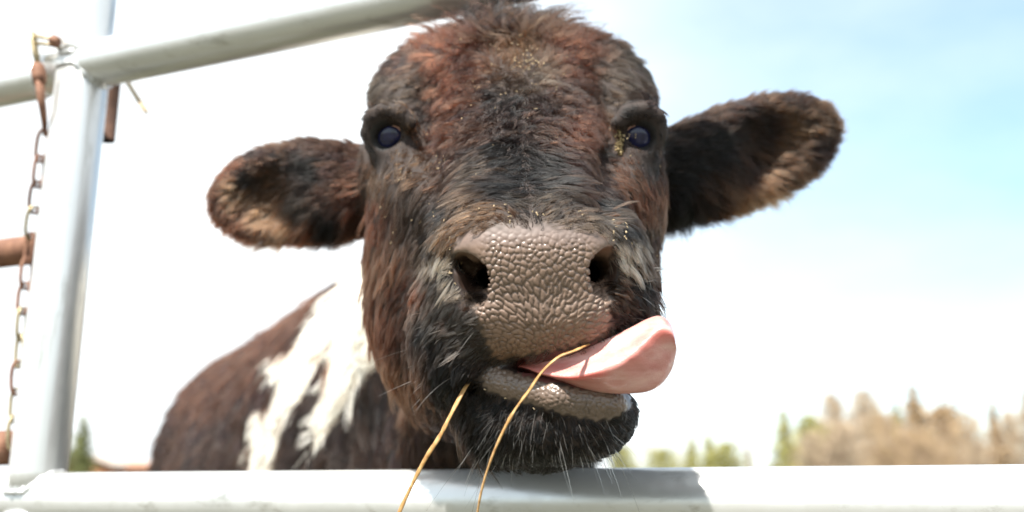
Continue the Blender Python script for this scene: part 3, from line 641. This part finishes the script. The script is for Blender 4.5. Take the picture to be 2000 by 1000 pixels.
def make_hair(name, region, mask, count, nseg, r0, label=None, clump=.68, per=16, tone_var=.55, lenmul=1.0, seed=1, belt=False, jitter=.35):
    rg = np.random.default_rng(seed)
    w = tA * mask; w = w / w.sum(); ti = rg.choice(len(tA), count, p=w)
    b = rg.random((count, 2)); fl = b.sum(1) > 1; b[fl] = 1 - b[fl]
    T = TR[ti]; bw = np.c_[1 - b.sum(1), b]
    rt = (SV[T] * bw[..., None]).sum(1); n = (NC[T] * bw[..., None]).sum(1); n /= np.linalg.norm(n, axis=1)[:, None] + 1e-9
    px, py = proj(rt); f = idw(FLOW[region], px, py)
    L = f[:, 2] * .001 * lenmul * np.clip(np.minimum(np.hypot((px - 755) / 64, (py - 262) / 58), np.hypot((px - 1256) / 64, (py - 262) / 58)) ** 1.6, .28, 1)
    # clumps: a sparse set of guide hairs, the others lean towards the nearest
    ng = max(8, count // per); kd = kdtree.KDTree(ng)
    for i in range(ng): kd.insert(rt[i], i)
    kd.balance(); gid = np.fromiter((kd.find(p)[1] for p in rt), int, count)
    crand = rg.normal(0, 1, (ng, 4))
    cm = np.clip(f[:, 4] / 3, .25, 1.3); ang = (.42 * wob(px, py, .035, .5) + jitter * crand[gid, 0]) * cm + .10 * rg.normal(0, 1, count)
    dx, dy = f[:, 0], f[:, 1]; ca, sa = np.cos(ang), np.sin(ang); dx, dy = dx * ca - dy * sa, dx * sa + dy * ca
    d = np.stack([dx, np.zeros(count), -dy], -1); d /= np.linalg.norm(d, axis=1)[:, None] + 1e-9
    tg = d - n * (d * n).sum(1)[:, None]; tl = np.linalg.norm(tg, axis=1)[:, None]; tg = tg / (tl + .15)
    sd = np.cross(n, tg)
    lift = np.clip(f[:, 3] + .10 * crand[gid, 1] + .08 * rg.normal(0, 1, count), .06, .95)[:, None]
    L = (L * np.exp(.16 * crand[gid, 2] + .22 * rg.normal(0, 1, count)))[:, None]
    curl = (f[:, 4] * .001)[:, None]; ph = rg.normal(0, .5, count)[:, None] + 3 * crand[gid, 3][:, None]
    t = np.linspace(0, 1, nseg)[None, :, None]
    Pn = rt[:, None, :] + L[:, None] * (t * (1 - .35 * lift[:, None]) * tg[:, None, :] + (t * (1 - .48 * t) * lift[:, None] * 1.15) * n[:, None, :])
    Pn += curl[:, None] * t * (np.sin(5.2 * t + ph[:, None]) * sd[:, None, :] + .6 * np.cos(4.1 * t + ph[:, None]) * n[:, None, :])
    g = Pn[gid]; k = clump * t ** 1.1; Pn = Pn * (1 - k) + (g + (rt - rt[gid])[:, None, :] * .12) * k
    tone = idw([(c[0], c[1], *c[2]) for c in TONE[region]], px + 9 * wob(px, py, .06, 2), py + 9 * wob(px, py, .055, 4), s=8, pw=2.0)
    tone = tone * np.exp(tone_var * (.7 * crand[gid, 2] + .55 * rg.normal(0, 1, count)))[:, None]
    if region == 'head':      # rusty sun-bleached tips here and there
        q = np.clip(wob(px, py, .09, 7) * .9 + .6 * crand[gid, 1] - .75, 0, 1)[:, None] * .5; tone = tone * (1 - q) + np.array(mixc(RUST, TAN, .3)) * q * (tone.mean(1)[:, None] > .0045) + tone * q * (tone.mean(1)[:, None] <= .0045)
    if belt:
        jx, jy = px + 5 * crand[gid, 0] + 2 * rg.normal(0, 1, count), py + 4 * crand[gid, 1] + 2 * rg.normal(0, 1, count)
        wh = (inside(BELT[0], jx, jy) | inside(BELT[1], jx, jy)) & (rt[:, 1] < 1.5)
        pick = wh if belt == 'white' else ~wh
        tone[wh] = np.array([.88, .85, .78]) * np.exp(.08 * rg.normal(0, 1, wh.sum()))[:, None]
    tone = np.clip(tone, .002, .9)
    if belt: Pn, tone = Pn[pick], tone[pick]; count = len(Pn)
    hd = bpy.data.hair_curves.new(name); hd.add_curves([nseg] * count)
    hd.points.foreach_set('position', c2w(Pn).astype(np.float32).ravel())
    rad = (r0 * (1 - .82 * np.linspace(0, 1, nseg) ** 1.4))[None, :] * np.exp(.25 * rg.normal(0, 1, (count, 1)))
    hd.points.foreach_set('radius', rad.astype(np.float32).ravel())
    a = hd.attributes.new('tone', 'FLOAT_COLOR', 'CURVE'); a.data.foreach_set('color', np.c_[tone, np.ones(count)].astype(np.float32).ravel())
    hd.materials.append(M_WHITE if belt == 'white' else M_HAIR); o = link(bpy.data.objects.new(name, hd), CALF)
    if label: o['label'] = label
    return o
hide = np.clip(1.25 - 1.25 * tb, 0, 1) * (tb < .97)
inL = (tpx < 705) & (tC[:, 1] > .74) & (tC[:, 1] < .90) & (tC[:, 2] > .0) & (tC[:, 0] < -.118); inR = (tpx > 1296) & (tC[:, 1] > .74) & (tC[:, 1] < .90) & (tC[:, 2] > .0)
isb = (tC[:, 1] > .93) & ~inL & ~inR
hd_m = hide * (~inL & ~inR & ~isb & (tview > -.45))
# short and dense near the nose, long on the poll; a fine undercoat everywhere
near = np.clip((.66 - tC[:, 1]) / .08, 0, 1)
make_hair('head_fur', 'head', hd_m * (1 + 1.6 * near), 125000, 6, .00019, seed=2)
make_hair('ear_fur', 'earL', hide * inL, 15000, 6, .00022, seed=3, clump=.32); make_hair('ear_fur', 'earR', hide * inR, 18000, 6, .00022, seed=4, clump=.32)
make_hair('body_fur', 'body', isb * hide * (tview > -.35) * (tC[:, 1] < 2.7) * (c2w(tC)[:, 2] > .55), 70000, 6, .00036, seed=5, belt='dark', per=22, clump=.6)
make_hair('belt_fur', 'body', isb * hide * (tview > -.35) * (tC[:, 1] < 2.7) * (c2w(tC)[:, 2] > .55), 70000, 6, .00036, label='creamy white belt fur', seed=5, belt='white', per=22, clump=.6)
top_m = hd_m * np.exp(-((tpx - 985) / 95) ** 2) * (tpy < 95) * (tview > -.2)
make_hair('forelock', 'head', top_m, 2400, 9, .00019, seed=8, clump=.75, per=6, lenmul=1.9, jitter=.7)

# ---- long stiff whiskers on chin and lips
def whiskers(name, n, seed):
    rg = np.random.default_rng(seed); box = [(930, 1200, 790, 890, 1.0), (820, 940, 600, 760, .30), (1215, 1275, 520, 640, .35)]
    m = np.zeros(len(tA))
    for a, b, c, d, w in box: m = np.maximum(m, w * ((tpx > a) & (tpx < b) & (tpy > c) & (tpy < d)))
    w = tA * m * (tC[:, 1] < .62) * hide; ti = rg.choice(len(tA), n, p=w / w.sum())
    rt, nn = tC[ti], tN[ti] / np.linalg.norm(tN[ti], axis=1)[:, None]; px, py = proj(rt)
    out = np.stack([(px - 1045) / 170, -.25 + 0 * px, -np.clip((py - 560) / 260, -.1, 1.2)], -1) + rg.normal(0, .28, (n, 3)); out /= np.linalg.norm(out, axis=1)[:, None]
    L = (.0030 + .0045 * rg.random(n) + .030 * rg.random(n) ** 14)[:, None, None]; t = np.linspace(0, 1, 8)[None, :, None]
    Pn = rt[:, None] + L * (t * (.45 * nn + .75 * out)[:, None] + (t ** 2) * (rg.normal(0, .12, (n, 3)) + (0, 0, -.18))[:, None])
    hd = bpy.data.hair_curves.new(name); hd.add_curves([8] * n); hd.points.foreach_set('position', c2w(Pn).astype(np.float32).ravel())
    hd.points.foreach_set('radius', (np.tile(.00016 * (1 - .8 * np.linspace(0, 1, 8)), (n, 1)) * rg.uniform(.6, 1.1, (n, 1))).astype(np.float32).ravel())
    tone = np.where((rg.random(n) < .45)[:, None], np.array([.36, .31, .26]), np.array([.012, .010, .008]))
    a = hd.attributes.new('tone', 'FLOAT_COLOR', 'CURVE'); a.data.foreach_set('color', np.c_[tone, np.ones(n)].astype(np.float32).ravel())
    hd.materials.append(M_HAIR); link(bpy.data.objects.new(name, hd), CALF)
whiskers('whiskers', 600, 9)

# ---- eyes
def eyes():
    m, t, b = mat('calf_eye'); setp(b, Roughness=.05, IOR=1.46); b.inputs['Coat Weight'].default_value = .0
    n = noise(t, 160, 3); r = ramp(t, n.outputs['Fac'], [(.35, (.008, .009, .030)), (.7, (.024, .026, .075))]); t.links.new(r.outputs[0], b.inputs['Base Color'])
    mp, t, b = mat('third_eyelid'); setp(b, Base_Color=(.36, .20, .16, 1), Roughness=.3)
    mc, t, b = mat('dried_tear'); n = noise(t, 700, 3); r = ramp(t, n.outputs['Fac'], [(.3, (.20, .14, .06)), (.7, (.38, .30, .15))]); t.links.new(r.outputs[0], b.inputs['Base Color']); setp(b, Roughness=.7); bump(t, b, n.outputs['Fac'], .5, .001)
    for kx, (c, r) in EYE.items():
        s = -1 if kx == 'L' else 1; N, Mr = 40, 24; V, F = [], []
        for j in range(Mr + 1):
            ph = math.pi * j / Mr
            for i in range(N): q = 2 * math.pi * i / N; V.append(c + r * np.array([math.sin(ph) * math.cos(q), math.sin(ph) * math.sin(q), math.cos(ph)]))
        for j in range(Mr):
            for i in range(N): F.append((j * N + i, j * N + (i + 1) % N, (j + 1) * N + (i + 1) % N, (j + 1) * N + i))
        e = mesh_obj('eye', c2w(np.array(V)), [f[::-1] for f in F], m, CALF)
        path = []
        for a in np.linspace(0, 1, 14):      # pink rim from the inner corner up under the lid
            th = R(-12 + 95 * a); rad = (.0088 - .0016 * a)
            d = np.array([-s * math.cos(th) * rad, 0, math.sin(th) * rad * .80]) + (-s * .0005, 0, .0002); d[1] = -math.sqrt(max((r + .0002) ** 2 - d[0] ** 2 - d[2] ** 2, 1e-9)); path.append(Vector(c2w(c + d)))
        V, F = tube(path, [.0006, .0012, .0016, .0018, .0018, .0018, .0018, .0017, .0016, .0015, .0013, .0011, .0009, .0005], 10)
        mesh_obj('third_eyelid', V, F, mp, e)
    rg = np.random.default_rng(5); vf = []     # crust in the tear groove of one eye
    c, r = EYE['R']
    for k in range(60):
        q = np.array([-.0130, -.0175, -.007]) + rg.normal(0, 1, 3) * (.0013, .0007, .0030); rr = rg.uniform(.0004, .0011)
        V = [c + q + rr * np.array([math.sin(a) * math.cos(b_), math.sin(a) * math.sin(b_), math.cos(a)]) * rg.uniform(.75, 1.2) for a in np.linspace(0, math.pi, 6) for b_ in np.linspace(0, 2 * math.pi, 9)[:-1]]
        F = [(j * 8 + i, (j + 1) * 8 + i, (j + 1) * 8 + (i + 1) % 8, j * 8 + (i + 1) % 8) for j in range(5) for i in range(8)]; vf.append((V, F))
    V, F = join(*vf); mesh_obj('tear_crust', c2w(np.array(V)), F, mc, CALF)
eyes()

# ---- lashes along the upper lids
def lashes():
    rg = np.random.default_rng(21)
    for kx, (c, r) in EYE.items():
        s = -1 if kx == 'L' else 1; n = 46; u = np.sort(rg.random(n))
        q = np.array([(.0125, -.0130, .0085), (.0035, -.0175, .0125), (-.0075, -.0190, .0100)]) * (s, 1, 1)
        base_ = spline(q, 200)[(u * 199).astype(int)] + c
        out = np.stack([s * (.75 - 1.0 * u) + rg.normal(0, .18, n), -.75 + rg.normal(0, .15, n), -.30 + rg.normal(0, .18, n)], -1); out /= np.linalg.norm(out, axis=1)[:, None]
        L = rg.uniform(.005, .011, n)[:, None, None]; t = np.linspace(0, 1, 6)[None, :, None]; Pn = base_[:, None] + L * (t * out[:, None] + t * t * np.array([0, 0, .25]))
        hd = bpy.data.hair_curves.new('eyelashes'); hd.add_curves([6] * n); hd.points.foreach_set('position', c2w(Pn).astype(np.float32).ravel())
        hd.points.foreach_set('radius', np.tile(.00022 * (1 - .85 * np.linspace(0, 1, 6)), n).astype(np.float32))
        a = hd.attributes.new('tone', 'FLOAT_COLOR', 'CURVE'); a.data.foreach_set('color', np.tile([.004, .003, .003, 1], n).astype(np.float32)); hd.materials.append(M_HAIR); link(bpy.data.objects.new('eyelashes', hd), CALF)
lashes()

# ---- tongue, curled to one side over the lower lip
def tongue():
    m, t, b = mat('tongue'); tcm = nd(t, 'ShaderNodeTexCoord'); mpn = nd(t, 'ShaderNodeMapping'); mpn.inputs['Scale'].default_value = (.35, 1, 1.6); t.links.new(tcm.outputs['Object'], mpn.inputs[0]); n1 = noise(t, 80, 6, .65, vec=mpn.outputs[0]); n2 = noise(t, 1500, 2, .5)
    r = ramp(t, n1.outputs['Fac'], [(.30, (.50, .185, .165)), (.5, (.60, .29, .26)), (.68, (.70, .43, .39))])
    ea = nd(t, 'ShaderNodeAttribute', attribute_name='edge'); mx = nd(t, 'ShaderNodeMix', data_type='RGBA'); mx.inputs['B'].default_value = (.56, .10, .075, 1); t.links.new(ea.outputs['Fac'], mx.inputs['Factor']); t.links.new(r.outputs[0], mx.inputs['A']); t.links.new(mx.outputs['Result'], b.inputs['Base Color'])
    n3 = noise(t, 90, 4, .6)
    setp(b, Roughness=.30); b.inputs['Subsurface Weight'].default_value = .35; b.inputs['Subsurface Radius'].default_value = (.004, .0015, .001); b.inputs['Subsurface Scale'].default_value = .6
    b.inputs['Coat Weight'].default_value = .3; b.inputs['Coat Roughness'].default_value = .18; ad = nd(t, 'ShaderNodeMath', operation='MULTIPLY_ADD'); ad.inputs[1].default_value = 1.6; t.links.new(n2.outputs['Fac'], ad.inputs[0]); t.links.new(n3.outputs['Fac'], ad.inputs[2]); bump(t, b, ad.outputs[0], .30, .0006)
    st = [  # top, crease, bottom (photo px) and depth of the crease
     ((960, 712), (962, 717), (966, 722), .560), ((1010, 700), (1015, 716), (1025, 729), .535), ((1055, 693), (1060, 730), (1075, 744), .516), ((1110, 688), (1112, 736), (1122, 758), .507), ((1170, 668), (1165, 727), (1175, 767), .502),
     ((1225, 643), (1216, 707), (1228, 769), .500), ((1262, 624), (1255, 677), (1268, 764), .500), ((1288, 617), (1288, 646), (1294, 748), .501), ((1308, 630), (1310, 648), (1312, 722), .503), ((1316, 655), (1319, 668), (1318, 700), .506), ((1317, 672), (1319, 678), (1317, 686), .510)]
    A = np.array([[cf(*a, d + .016), cf(*(np.array(a) * .5 + np.array(c) * .5 + (1, -1)), d + .0075), cf(*c, d), cf(*(np.array(c) * .5 + np.array(b_) * .5 + (3, 0)), d + .0050), cf(*b_, d + .015), cf(*(np.array(c) * .45 + np.array(b_) * .55), d + .022), cf(*(np.array(a) * .55 + np.array(c) * .45), d + .026)] for a, c, b_, d in st])
    A[-1] = A[-1] * .35 + A[-1].mean(0) * .65
    K = 84; n = A.shape[1]; rows = np.stack([spline(A[:, k], K) for k in range(n)], 1); NN = 56; V = []
    for row in rows:
        for q in np.linspace(0, n, NN, endpoint=False):
            i = int(q); f = q - i; a, b_, c, d = (row[(i + z) % n] for z in (-1, 0, 1, 2)); V.append(.5 * (2 * b_ + (c - a) * f + (2 * a - 5 * b_ + 4 * c - d) * f * f + (3 * b_ - a - 3 * c + d) * f ** 3))
    V = np.array(V); px, py = proj(V); V[:, 1] += .0004 * wob(px, py, .06, 1) + .0003 * wob(px, py, .13, 3)
    F = [(j * NN + i, j * NN + (i + 1) % NN, (j + 1) * NN + (i + 1) % NN, (j + 1) * NN + i) for j in range(K - 1) for i in range(NN)] + [tuple(range(NN))[::-1], tuple((K - 1) * NN + i for i in range(NN))]
    o = mesh_obj('tongue', c2w(V), F, m, CALF)
    qq = np.tile(np.linspace(0, n, NN, endpoint=False), K); ss = np.repeat(np.linspace(0, 1, K), NN)
    ev = np.exp(-((qq - 2.25) / .32) ** 2) * (.55 + .45 * wob(px, py, .05, 2)) * np.clip((ss - .12) / .2, 0, 1) * 1.0 + .6 * np.clip((.30 - ss) / .2, 0, 1)
    at = o.data.attributes.new('edge', 'FLOAT', 'POINT'); at.data.foreach_set('value', np.clip(ev, 0, 1).astype(np.float32))
    bm = bmesh.new(); bm.from_mesh(o.data); bmesh.ops.recalc_face_normals(bm, faces=bm.faces); bm.to_mesh(o.data); bm.free()
tongue()

# ---- straw held in the mouth
def straw(path, rad, label, seed):
    m, t, b = mat('straw'); n = noise(t, 260, 4, .6); r = ramp(t, n.outputs['Fac'], [(.28, (.22, .10, .03)), (.5, (.40, .225, .08)), (.75, (.54, .36, .17))]); t.links.new(r.outputs[0], b.inputs['Base Color']); setp(b, Roughness=.5)
    p = spline([P(*q) for q in path], 60); rg = np.random.default_rng(seed)
    rr = rad * (1 + .10 * np.sin(np.linspace(0, 30, 60) + seed) + .08 * rg.normal(0, 1, 60)) * np.interp(np.linspace(0, 1, 60), [0, .08, .5, 1], [.7, 1, 1.05, .95])
    rr[31:33] *= 1.35          # a node on the stalk
    V, F = tube(p, list(rr), 10, flat=(1, .42)); tag(mesh_obj('straw_stalk', V, F, m), label, 'straw', 'straw stalks in the mouth of the calf')
straw([(935, 728, .548), (912, 752, .528), (886, 799, .520), (860, 850, .518), (832, 894, .520), (806, 944, .524), (780, 1000, .528), (748, 1072, .532)], .00125, 'dry yellow straw stalk hanging from the dark corner of the mouth', 1)
straw([(1150, 672, .515), (1122, 685, .500), (1090, 698, .4985), (1058, 727, .4965), (1034, 762, .4955), (1006, 800, .494), (980, 848, .495), (958, 900, .498), (942, 952, .502), (932, 1005, .506), (926, 1070, .51)], .00135, 'dry yellow straw stalk lying across the pink tongue and lower lip', 2)

# ---- chaff caught in the coat
def flecks():
    m = plain('chaff', (.32, .24, .14), .7, .35, 500); rg = np.random.default_rng(11); vf = []
    spots = [(1025, 120, 26, 20, 34), (1040, 130, 12, 8, 22), (960, 110, 40, 30, 14), (1090, 140, 40, 35, 16), (1000, 210, 60, 40, 14), (900, 190, 40, 50, 9), (830, 330, 40, 50, 12), (780, 440, 25, 40, 14), (1225, 270, 12, 22, 10), (900, 345, 60, 30, 8), (1000, 425, 70, 8, 16), (1205, 450, 10, 20, 12), (1270, 480, 12, 50, 6), (890, 500, 8, 30, 9), (1000, 780, 40, 20, 6)]
    vis = np.nonzero((tview > .1) & (hide > .2))[0]; kd = kdtree.KDTree(len(vis))
    for i, v in enumerate(vis): kd.insert((tpx[v], tpy[v], 0), i)
    kd.balance()
    for x, y, sx, sy, n in spots:
        for _ in range(n):
            i = vis[kd.find((rg.normal(x, sx), rg.normal(y, sy), 0))[1]]; nn = tN[i] / np.linalg.norm(tN[i]); h = np.clip((tC[i, 1] - .5) / .25, 0.15, 1)
            c = tC[i] + nn * (.0015 + .0065 * h * rg.random()) ; d = rg.normal(0, 1, 3); d -= nn * (d @ nn); d /= np.linalg.norm(d); L, w = rg.uniform(.0006, .0024), rg.uniform(.0002, .0005); e = np.cross(nn, d)
            a, b_ = c - d * L * .5 + nn * .0004, c + d * L * .5
            vf.append(([a + e * w, a - e * w, b_ - e * w * .6, b_ + e * w * .6, (a + b_) / 2 + nn * w * 1.3], [(0, 4, 1), (1, 4, 2), (2, 4, 3), (3, 4, 0), (0, 1, 2, 3)]))
    V, F = join(*vf); tag(mesh_obj('hay_flecks', c2w(np.array(V)), F, m, smooth=False), 'tiny flecks of hay and chaff caught in the fur', 'hay', kind='stuff')
flecks()


# ================================================================== far trees and the house
def leafm(name, c, var=.35):
    m, t, b = mat(name); n = noise(t, 1.6, 4, .7); r = ramp(t, n.outputs['Fac'], [(.3, tuple(x * (1 - var) for x in c)), (.7, tuple(x * (1 + var) for x in c))]); t.links.new(r.outputs[0], b.inputs['Base Color']); setp(b, Roughness=.8); return m
M_BARK = leafm('bark', (.26, .185, .135)); LM = {'green': leafm('conifer_green', (.15, .165, .055)), 'olive': leafm('conifer_olive', (.26, .24, .09)), 'lime': leafm('young_leaves', (.29, .28, .085)), 'tan': leafm('bare_twigs_tan', (.36, .255, .145)), 'pink': leafm('bare_twigs_pale', (.40, .31, .21))}
def tree(kind, colr, px, top, d, wpx, label, group, seed):
    rg = np.random.default_rng(seed); tp = P(px, top, d); H = tp.z; Wd = wpx * d / FPX; root = empty({'conifer': 'conifer', 'round': 'leafy_tree', 'bare': 'bare_tree'}[kind], (tp.x, tp.y, 0))
    tag(root, label, 'tree', group)
    bx = np.array([tp.x, tp.y, 0.0]); vf = []
    lean = rg.normal(0, .02, 2); tr = spline([bx, bx + (lean[0] * H * .5, lean[1] * H * .5, H * .45), bx + (lean[0] * H, lean[1] * H, H * .93)], 10)
    vf.append(tube(tr, list(np.linspace(.030, .006, 10) * H * (.8 if kind == 'conifer' else 1)), 8)); tips = []
    nl = 34 if kind != 'bare' else 30
    for k in range(nl):
        u = rg.uniform(.15, .95) if kind == 'conifer' else rg.uniform(.22, .85); i = min(int(u / .93 * 9), 8); p0 = tr[i]; a = rg.uniform(0, 2 * math.pi)
        if kind == 'conifer': ln = Wd * .5 * (1.04 - u) ** .7 * rg.uniform(.6, 1.15); dv = np.array([math.cos(a), math.sin(a), -.15])
        else: ln = Wd * .5 * rg.uniform(.5, 1.05) * (1.0 if kind == 'round' else math.sin(math.pi * min(u + .12, 1)) ** .6 + .15); dv = np.array([math.cos(a), math.sin(a), rg.uniform(.5, 1.3)])
        q = spline([p0, p0 + dv * ln * .5 + (0, 0, .05 * ln), p0 + dv * ln], 5); q[:, 2] = np.minimum(q[:, 2], H * .99); vf.append(tube(q, list(np.linspace(.009, .003, 5) * H), 5)); tips += [q[2], q[3], q[4]]
        if kind == 'bare':
            for _ in range(5):
                j = rg.integers(1, 5); e = q[j] + np.array([rg.normal(0, .35), rg.normal(0, .35), rg.uniform(.2, .9)]) * ln * .55; e[2] = min(e[2], H); vf.append(tube([q[j], (q[j] + e) / 2 + rg.normal(0, .02, 3) * ln, e], [.004 * H, .003 * H, .0015 * H], 4)); tips += [e, (q[j] + e) / 2]
    V, F = join(*vf); local(mesh_obj('trunk', V, F, M_BARK), root)
    tips = np.array(tips); N = {'conifer': 3200, 'round': 3200, 'bare': 4200}[kind]; sig = {'conifer': .055, 'round': .085, 'bare': .06}[kind] * min(H, Wd * 1.4)
    c = tips[rg.integers(0, len(tips), N)] + rg.normal(0, sig, (N, 3)) * (1, 1, .75)
    ne = N * 3 // 5; u = rg.random(ne)
    if kind == 'conifer':
        u = .10 + .90 * (1 - np.sqrt(1 - u * .999)); lim = Wd * .52 * (1.03 - u) ** .8 * (1 + .22 * np.sin(u * 43 + seed)); rr = lim * np.sqrt(rg.random(ne)) * rg.uniform(.7, 1.1, ne)
    else:
        u = .12 + .86 * u; lim = Wd * .50 * np.sin(math.pi * np.clip(u * .86 + .10, 0, 1)) ** .7; rr = lim * np.sqrt(rg.random(ne)) * rg.uniform(.6, 1.12, ne)
    a = rg.uniform(0, 2 * math.pi, ne); c[:ne] = np.stack([bx[0] + rr * np.cos(a), bx[1] + rr * np.sin(a), u * H], -1)
    if kind == 'conifer': c[ne:, :2] = bx[:2] + (c[ne:, :2] - bx[:2]) * np.clip((1.03 - c[ne:, 2] / H) * 1.3, .03, 1)[:, None]
    c[:, 2] *= H / np.sort(c[:, 2])[-12]
    s = rg.uniform(.6, 1.3, N)[:, None] * (.020 if kind != 'bare' else .016) * H
    a = rg.normal(0, 1, (N, 3)); a /= np.linalg.norm(a, axis=1)[:, None]; b = np.cross(a, rg.normal(0, 1, (N, 3))); b /= np.linalg.norm(b, axis=1)[:, None]
    if kind == 'bare': a[:, 2] = np.abs(a[:, 2]) + .8; a *= 1.5; b *= .28
    Q = np.stack([c - a * s, c + b * s * .6, c + a * s, c - b * s * .6], 1).reshape(-1, 3); local(mesh_obj('crown', Q, [(4 * i, 4 * i + 1, 4 * i + 2, 4 * i + 3) for i in range(N)], LM[colr], smooth=False), root)
GT = 'trees along the far side of the pasture'
for k, a in enumerate([
 ('conifer', 'green', 165, 818, 55, 105, 'dark green conifer behind the house left of the calf'),
 ('round', 'lime', 1218, 866, 70, 70, 'small yellow green tree half hidden behind the chin of the calf'),
 ('round', 'lime', 1294, 866, 66, 100, 'rounded yellow green tree just right of the calf chin'),
 ('conifer', 'lime', 1350, 856, 70, 84, 'first yellow green conifer right of the rounded tree'),
 ('conifer', 'lime', 1384, 852, 74, 80, 'middle one of three low yellow green conifers'),
 ('round', 'lime', 1416, 860, 70, 80, 'low green bush-like tree left of the tiny pale conifer'),
 ('conifer', 'pink', 1461, 872, 90, 34, 'tiny pale conifer standing alone in the gap'),
 ('conifer', 'lime', 1529, 806, 58, 115, 'slim green conifer with a thin pointed tip at the left of the tall trees'),
 ('round', 'lime', 1578, 812, 60, 84, 'olive brown rounded tree beside the slim green conifer'),
 ('bare', 'pink', 1622, 772, 62, 90, 'pale bare tree with a narrow top, left of the tallest group'),
 ('bare', 'pink', 1684, 764, 66, 100, 'pale bare tree with a tall ragged top'),
 ('conifer', 'olive', 1748, 792, 64, 80, 'olive conifer pressed against the tallest brown tree'),
 ('conifer', 'tan', 1783, 760, 60, 120, 'tallest brown pointed tree of the row'),
 ('bare', 'tan', 1728, 808, 56, 130, 'low brown bare tree in front of the tallest one'),
 ('round', 'tan', 1838, 786, 62, 110, 'broad rounded brown tree right of the tallest one'),
 ('bare', 'tan', 1884, 808, 58, 110, 'brown bare tree at the low right end of the tall group'),
 ('bare', 'pink', 1640, 812, 52, 130, 'low pale bare tree filling the foot of the row'),
 ('conifer', 'tan', 1937, 790, 62, 64, 'narrow brown conifer standing apart near the right edge'),
 ('bare', 'pink', 1968, 806, 66, 60, 'thin pale bare tree right of the narrow brown conifer'),
 ('bare', 'pink', 2010, 762, 60, 80, 'pale lilac bare tree cut by the right edge'),
 ('bare', 'tan', 1800, 822, 50, 150, 'low brown thicket tree below the broad rounded brown tree'),
 ('bare', 'pink', 1590, 842, 52, 110, 'low brown bare tree below the olive brown rounded tree'),
 ('conifer', 'olive', 1712, 800, 68, 70, 'narrow olive conifer between the ragged pale tree and the tallest tree'),
 ('bare', 'pink', 1900, 856, 54, 90, 'lowest pale bare tree where the tall group ends')]):
    tree(*a, GT, 100 + k)
def house():
    d = 58; p = P(176, 892, d); sc = d / FPX; root = empty('farm_house', (p.x, p.y, 0)); tag(root, 'low orange brick house with pale gable roof behind the gate post', 'house')
    Mb = plain('orange_brick', (.42, .19, .10), .85, .2, 8); Mr = plain('pale_roof', (.42, .36, .31), .8, .15, 3); Mw = plain('dark_window', (.05, .06, .07), .15, .2, 3); Mt = plain('white_trim', (.75, .72, .68), .6, .05, 3); Ms = plain('rust_roof', (.36, .19, .12), .8, .2, 3)
    hw = 46 * sc; zt = p.z; ze = zt - 17 * sc; x0, y0 = p.x, p.y
    V = [(x0 - hw, y0, 0), (x0 + hw, y0, 0), (x0 + hw, y0, ze), (x0, y0, zt - .05), (x0 - hw, y0, ze)]; V += [(x, y + 8, z) for x, y, z in V]
    F = [(0, 1, 2, 3, 4), (9, 8, 7, 6, 5), (1, 6, 7, 2), (5, 0, 4, 9), (0, 5, 6, 1)]; local(mesh_obj('wall', V, F, Mb, smooth=False), root)
    def slab(a, b, y1, y2, th, nm, m):     # a sloping roof slab
        V = [(a[0], y1, a[1]), (b[0], y1, b[1]), (b[0], y2, b[1]), (a[0], y2, a[1])]; V += [(x, y, z + th) for x, y, z in V]
        local(mesh_obj(nm, V, [(3, 2, 1, 0), (4, 5, 6, 7), (0, 1, 5, 4), (1, 2, 6, 5), (2, 3, 7, 6), (3, 0, 4, 7)], m, smooth=False), root)
    ov = .35; sl_ = (zt - ze) / hw
    slab((x0 - hw - ov, ze - ov * sl_), (x0, zt), y0 - .4, y0 + 8.3, .16, 'roof', Mr); slab((x0, zt), (x0 + hw + ov, ze - ov * sl_), y0 - .4, y0 + 8.3, .16, 'roof', Mr)
    xe = x0 + 150 * sc; zw = P(250, 912, d).z
    V = [(x0 + hw + .01, y0 + 1, 0), (xe, y0 + 1, 0), (xe, y0 + 6, 0), (x0 + hw + .01, y0 + 6, 0)]; V += [(x, y, zw) for x, y, z in V]
    local(mesh_obj('wing', V, [(0, 1, 5, 4), (1, 2, 6, 5), (2, 3, 7, 6), (3, 0, 4, 7)], Mb, smooth=False), root)
    V = [(x0 + hw - .2, y0 + .5, zw), (xe + .4, y0 + .5, zw), (xe + .4, y0 + 6.5, zw), (x0 + hw - .2, y0 + 6.5, zw), (x0 + hw - .2, y0 + 3.5, zw + .45), (xe + .1, y0 + 3.5, zw + .45)]
    local(mesh_obj('wing_roof', V, [(0, 1, 5, 4), (2, 3, 4, 5), (1, 2, 5), (3, 0, 4)], Ms, smooth=False), root)
    for wx, wy in ((x0 - hw * .45, y0), (x0 + hw * .4, y0), (x0 + hw + 1.2, y0 + 1), (x0 + hw + 2.3, y0 + 1)):
        def bxm(x1, x2, y1, y2, z1, z2, nm, m, par=None):
            V = [(x, y, z) for z in (z1, z2) for x, y in ((x1, y1), (x2, y1), (x2, y2), (x1, y2))]; o = mesh_obj(nm, V, [(3, 2, 1, 0), (4, 5, 6, 7), (0, 1, 5, 4), (1, 2, 6, 5), (2, 3, 7, 6), (3, 0, 4, 7)], m, smooth=False)
            return local(o, root) if par is None else link_to(o, par)
        bxm(wx - .4, wx + .4, wy - .04, wy + .02, .9, 1.9, 'window', Mw); bxm(wx - .5, wx + .5, wy - .07, wy - .003, .80, .897, 'window_sill', Mt)
house()
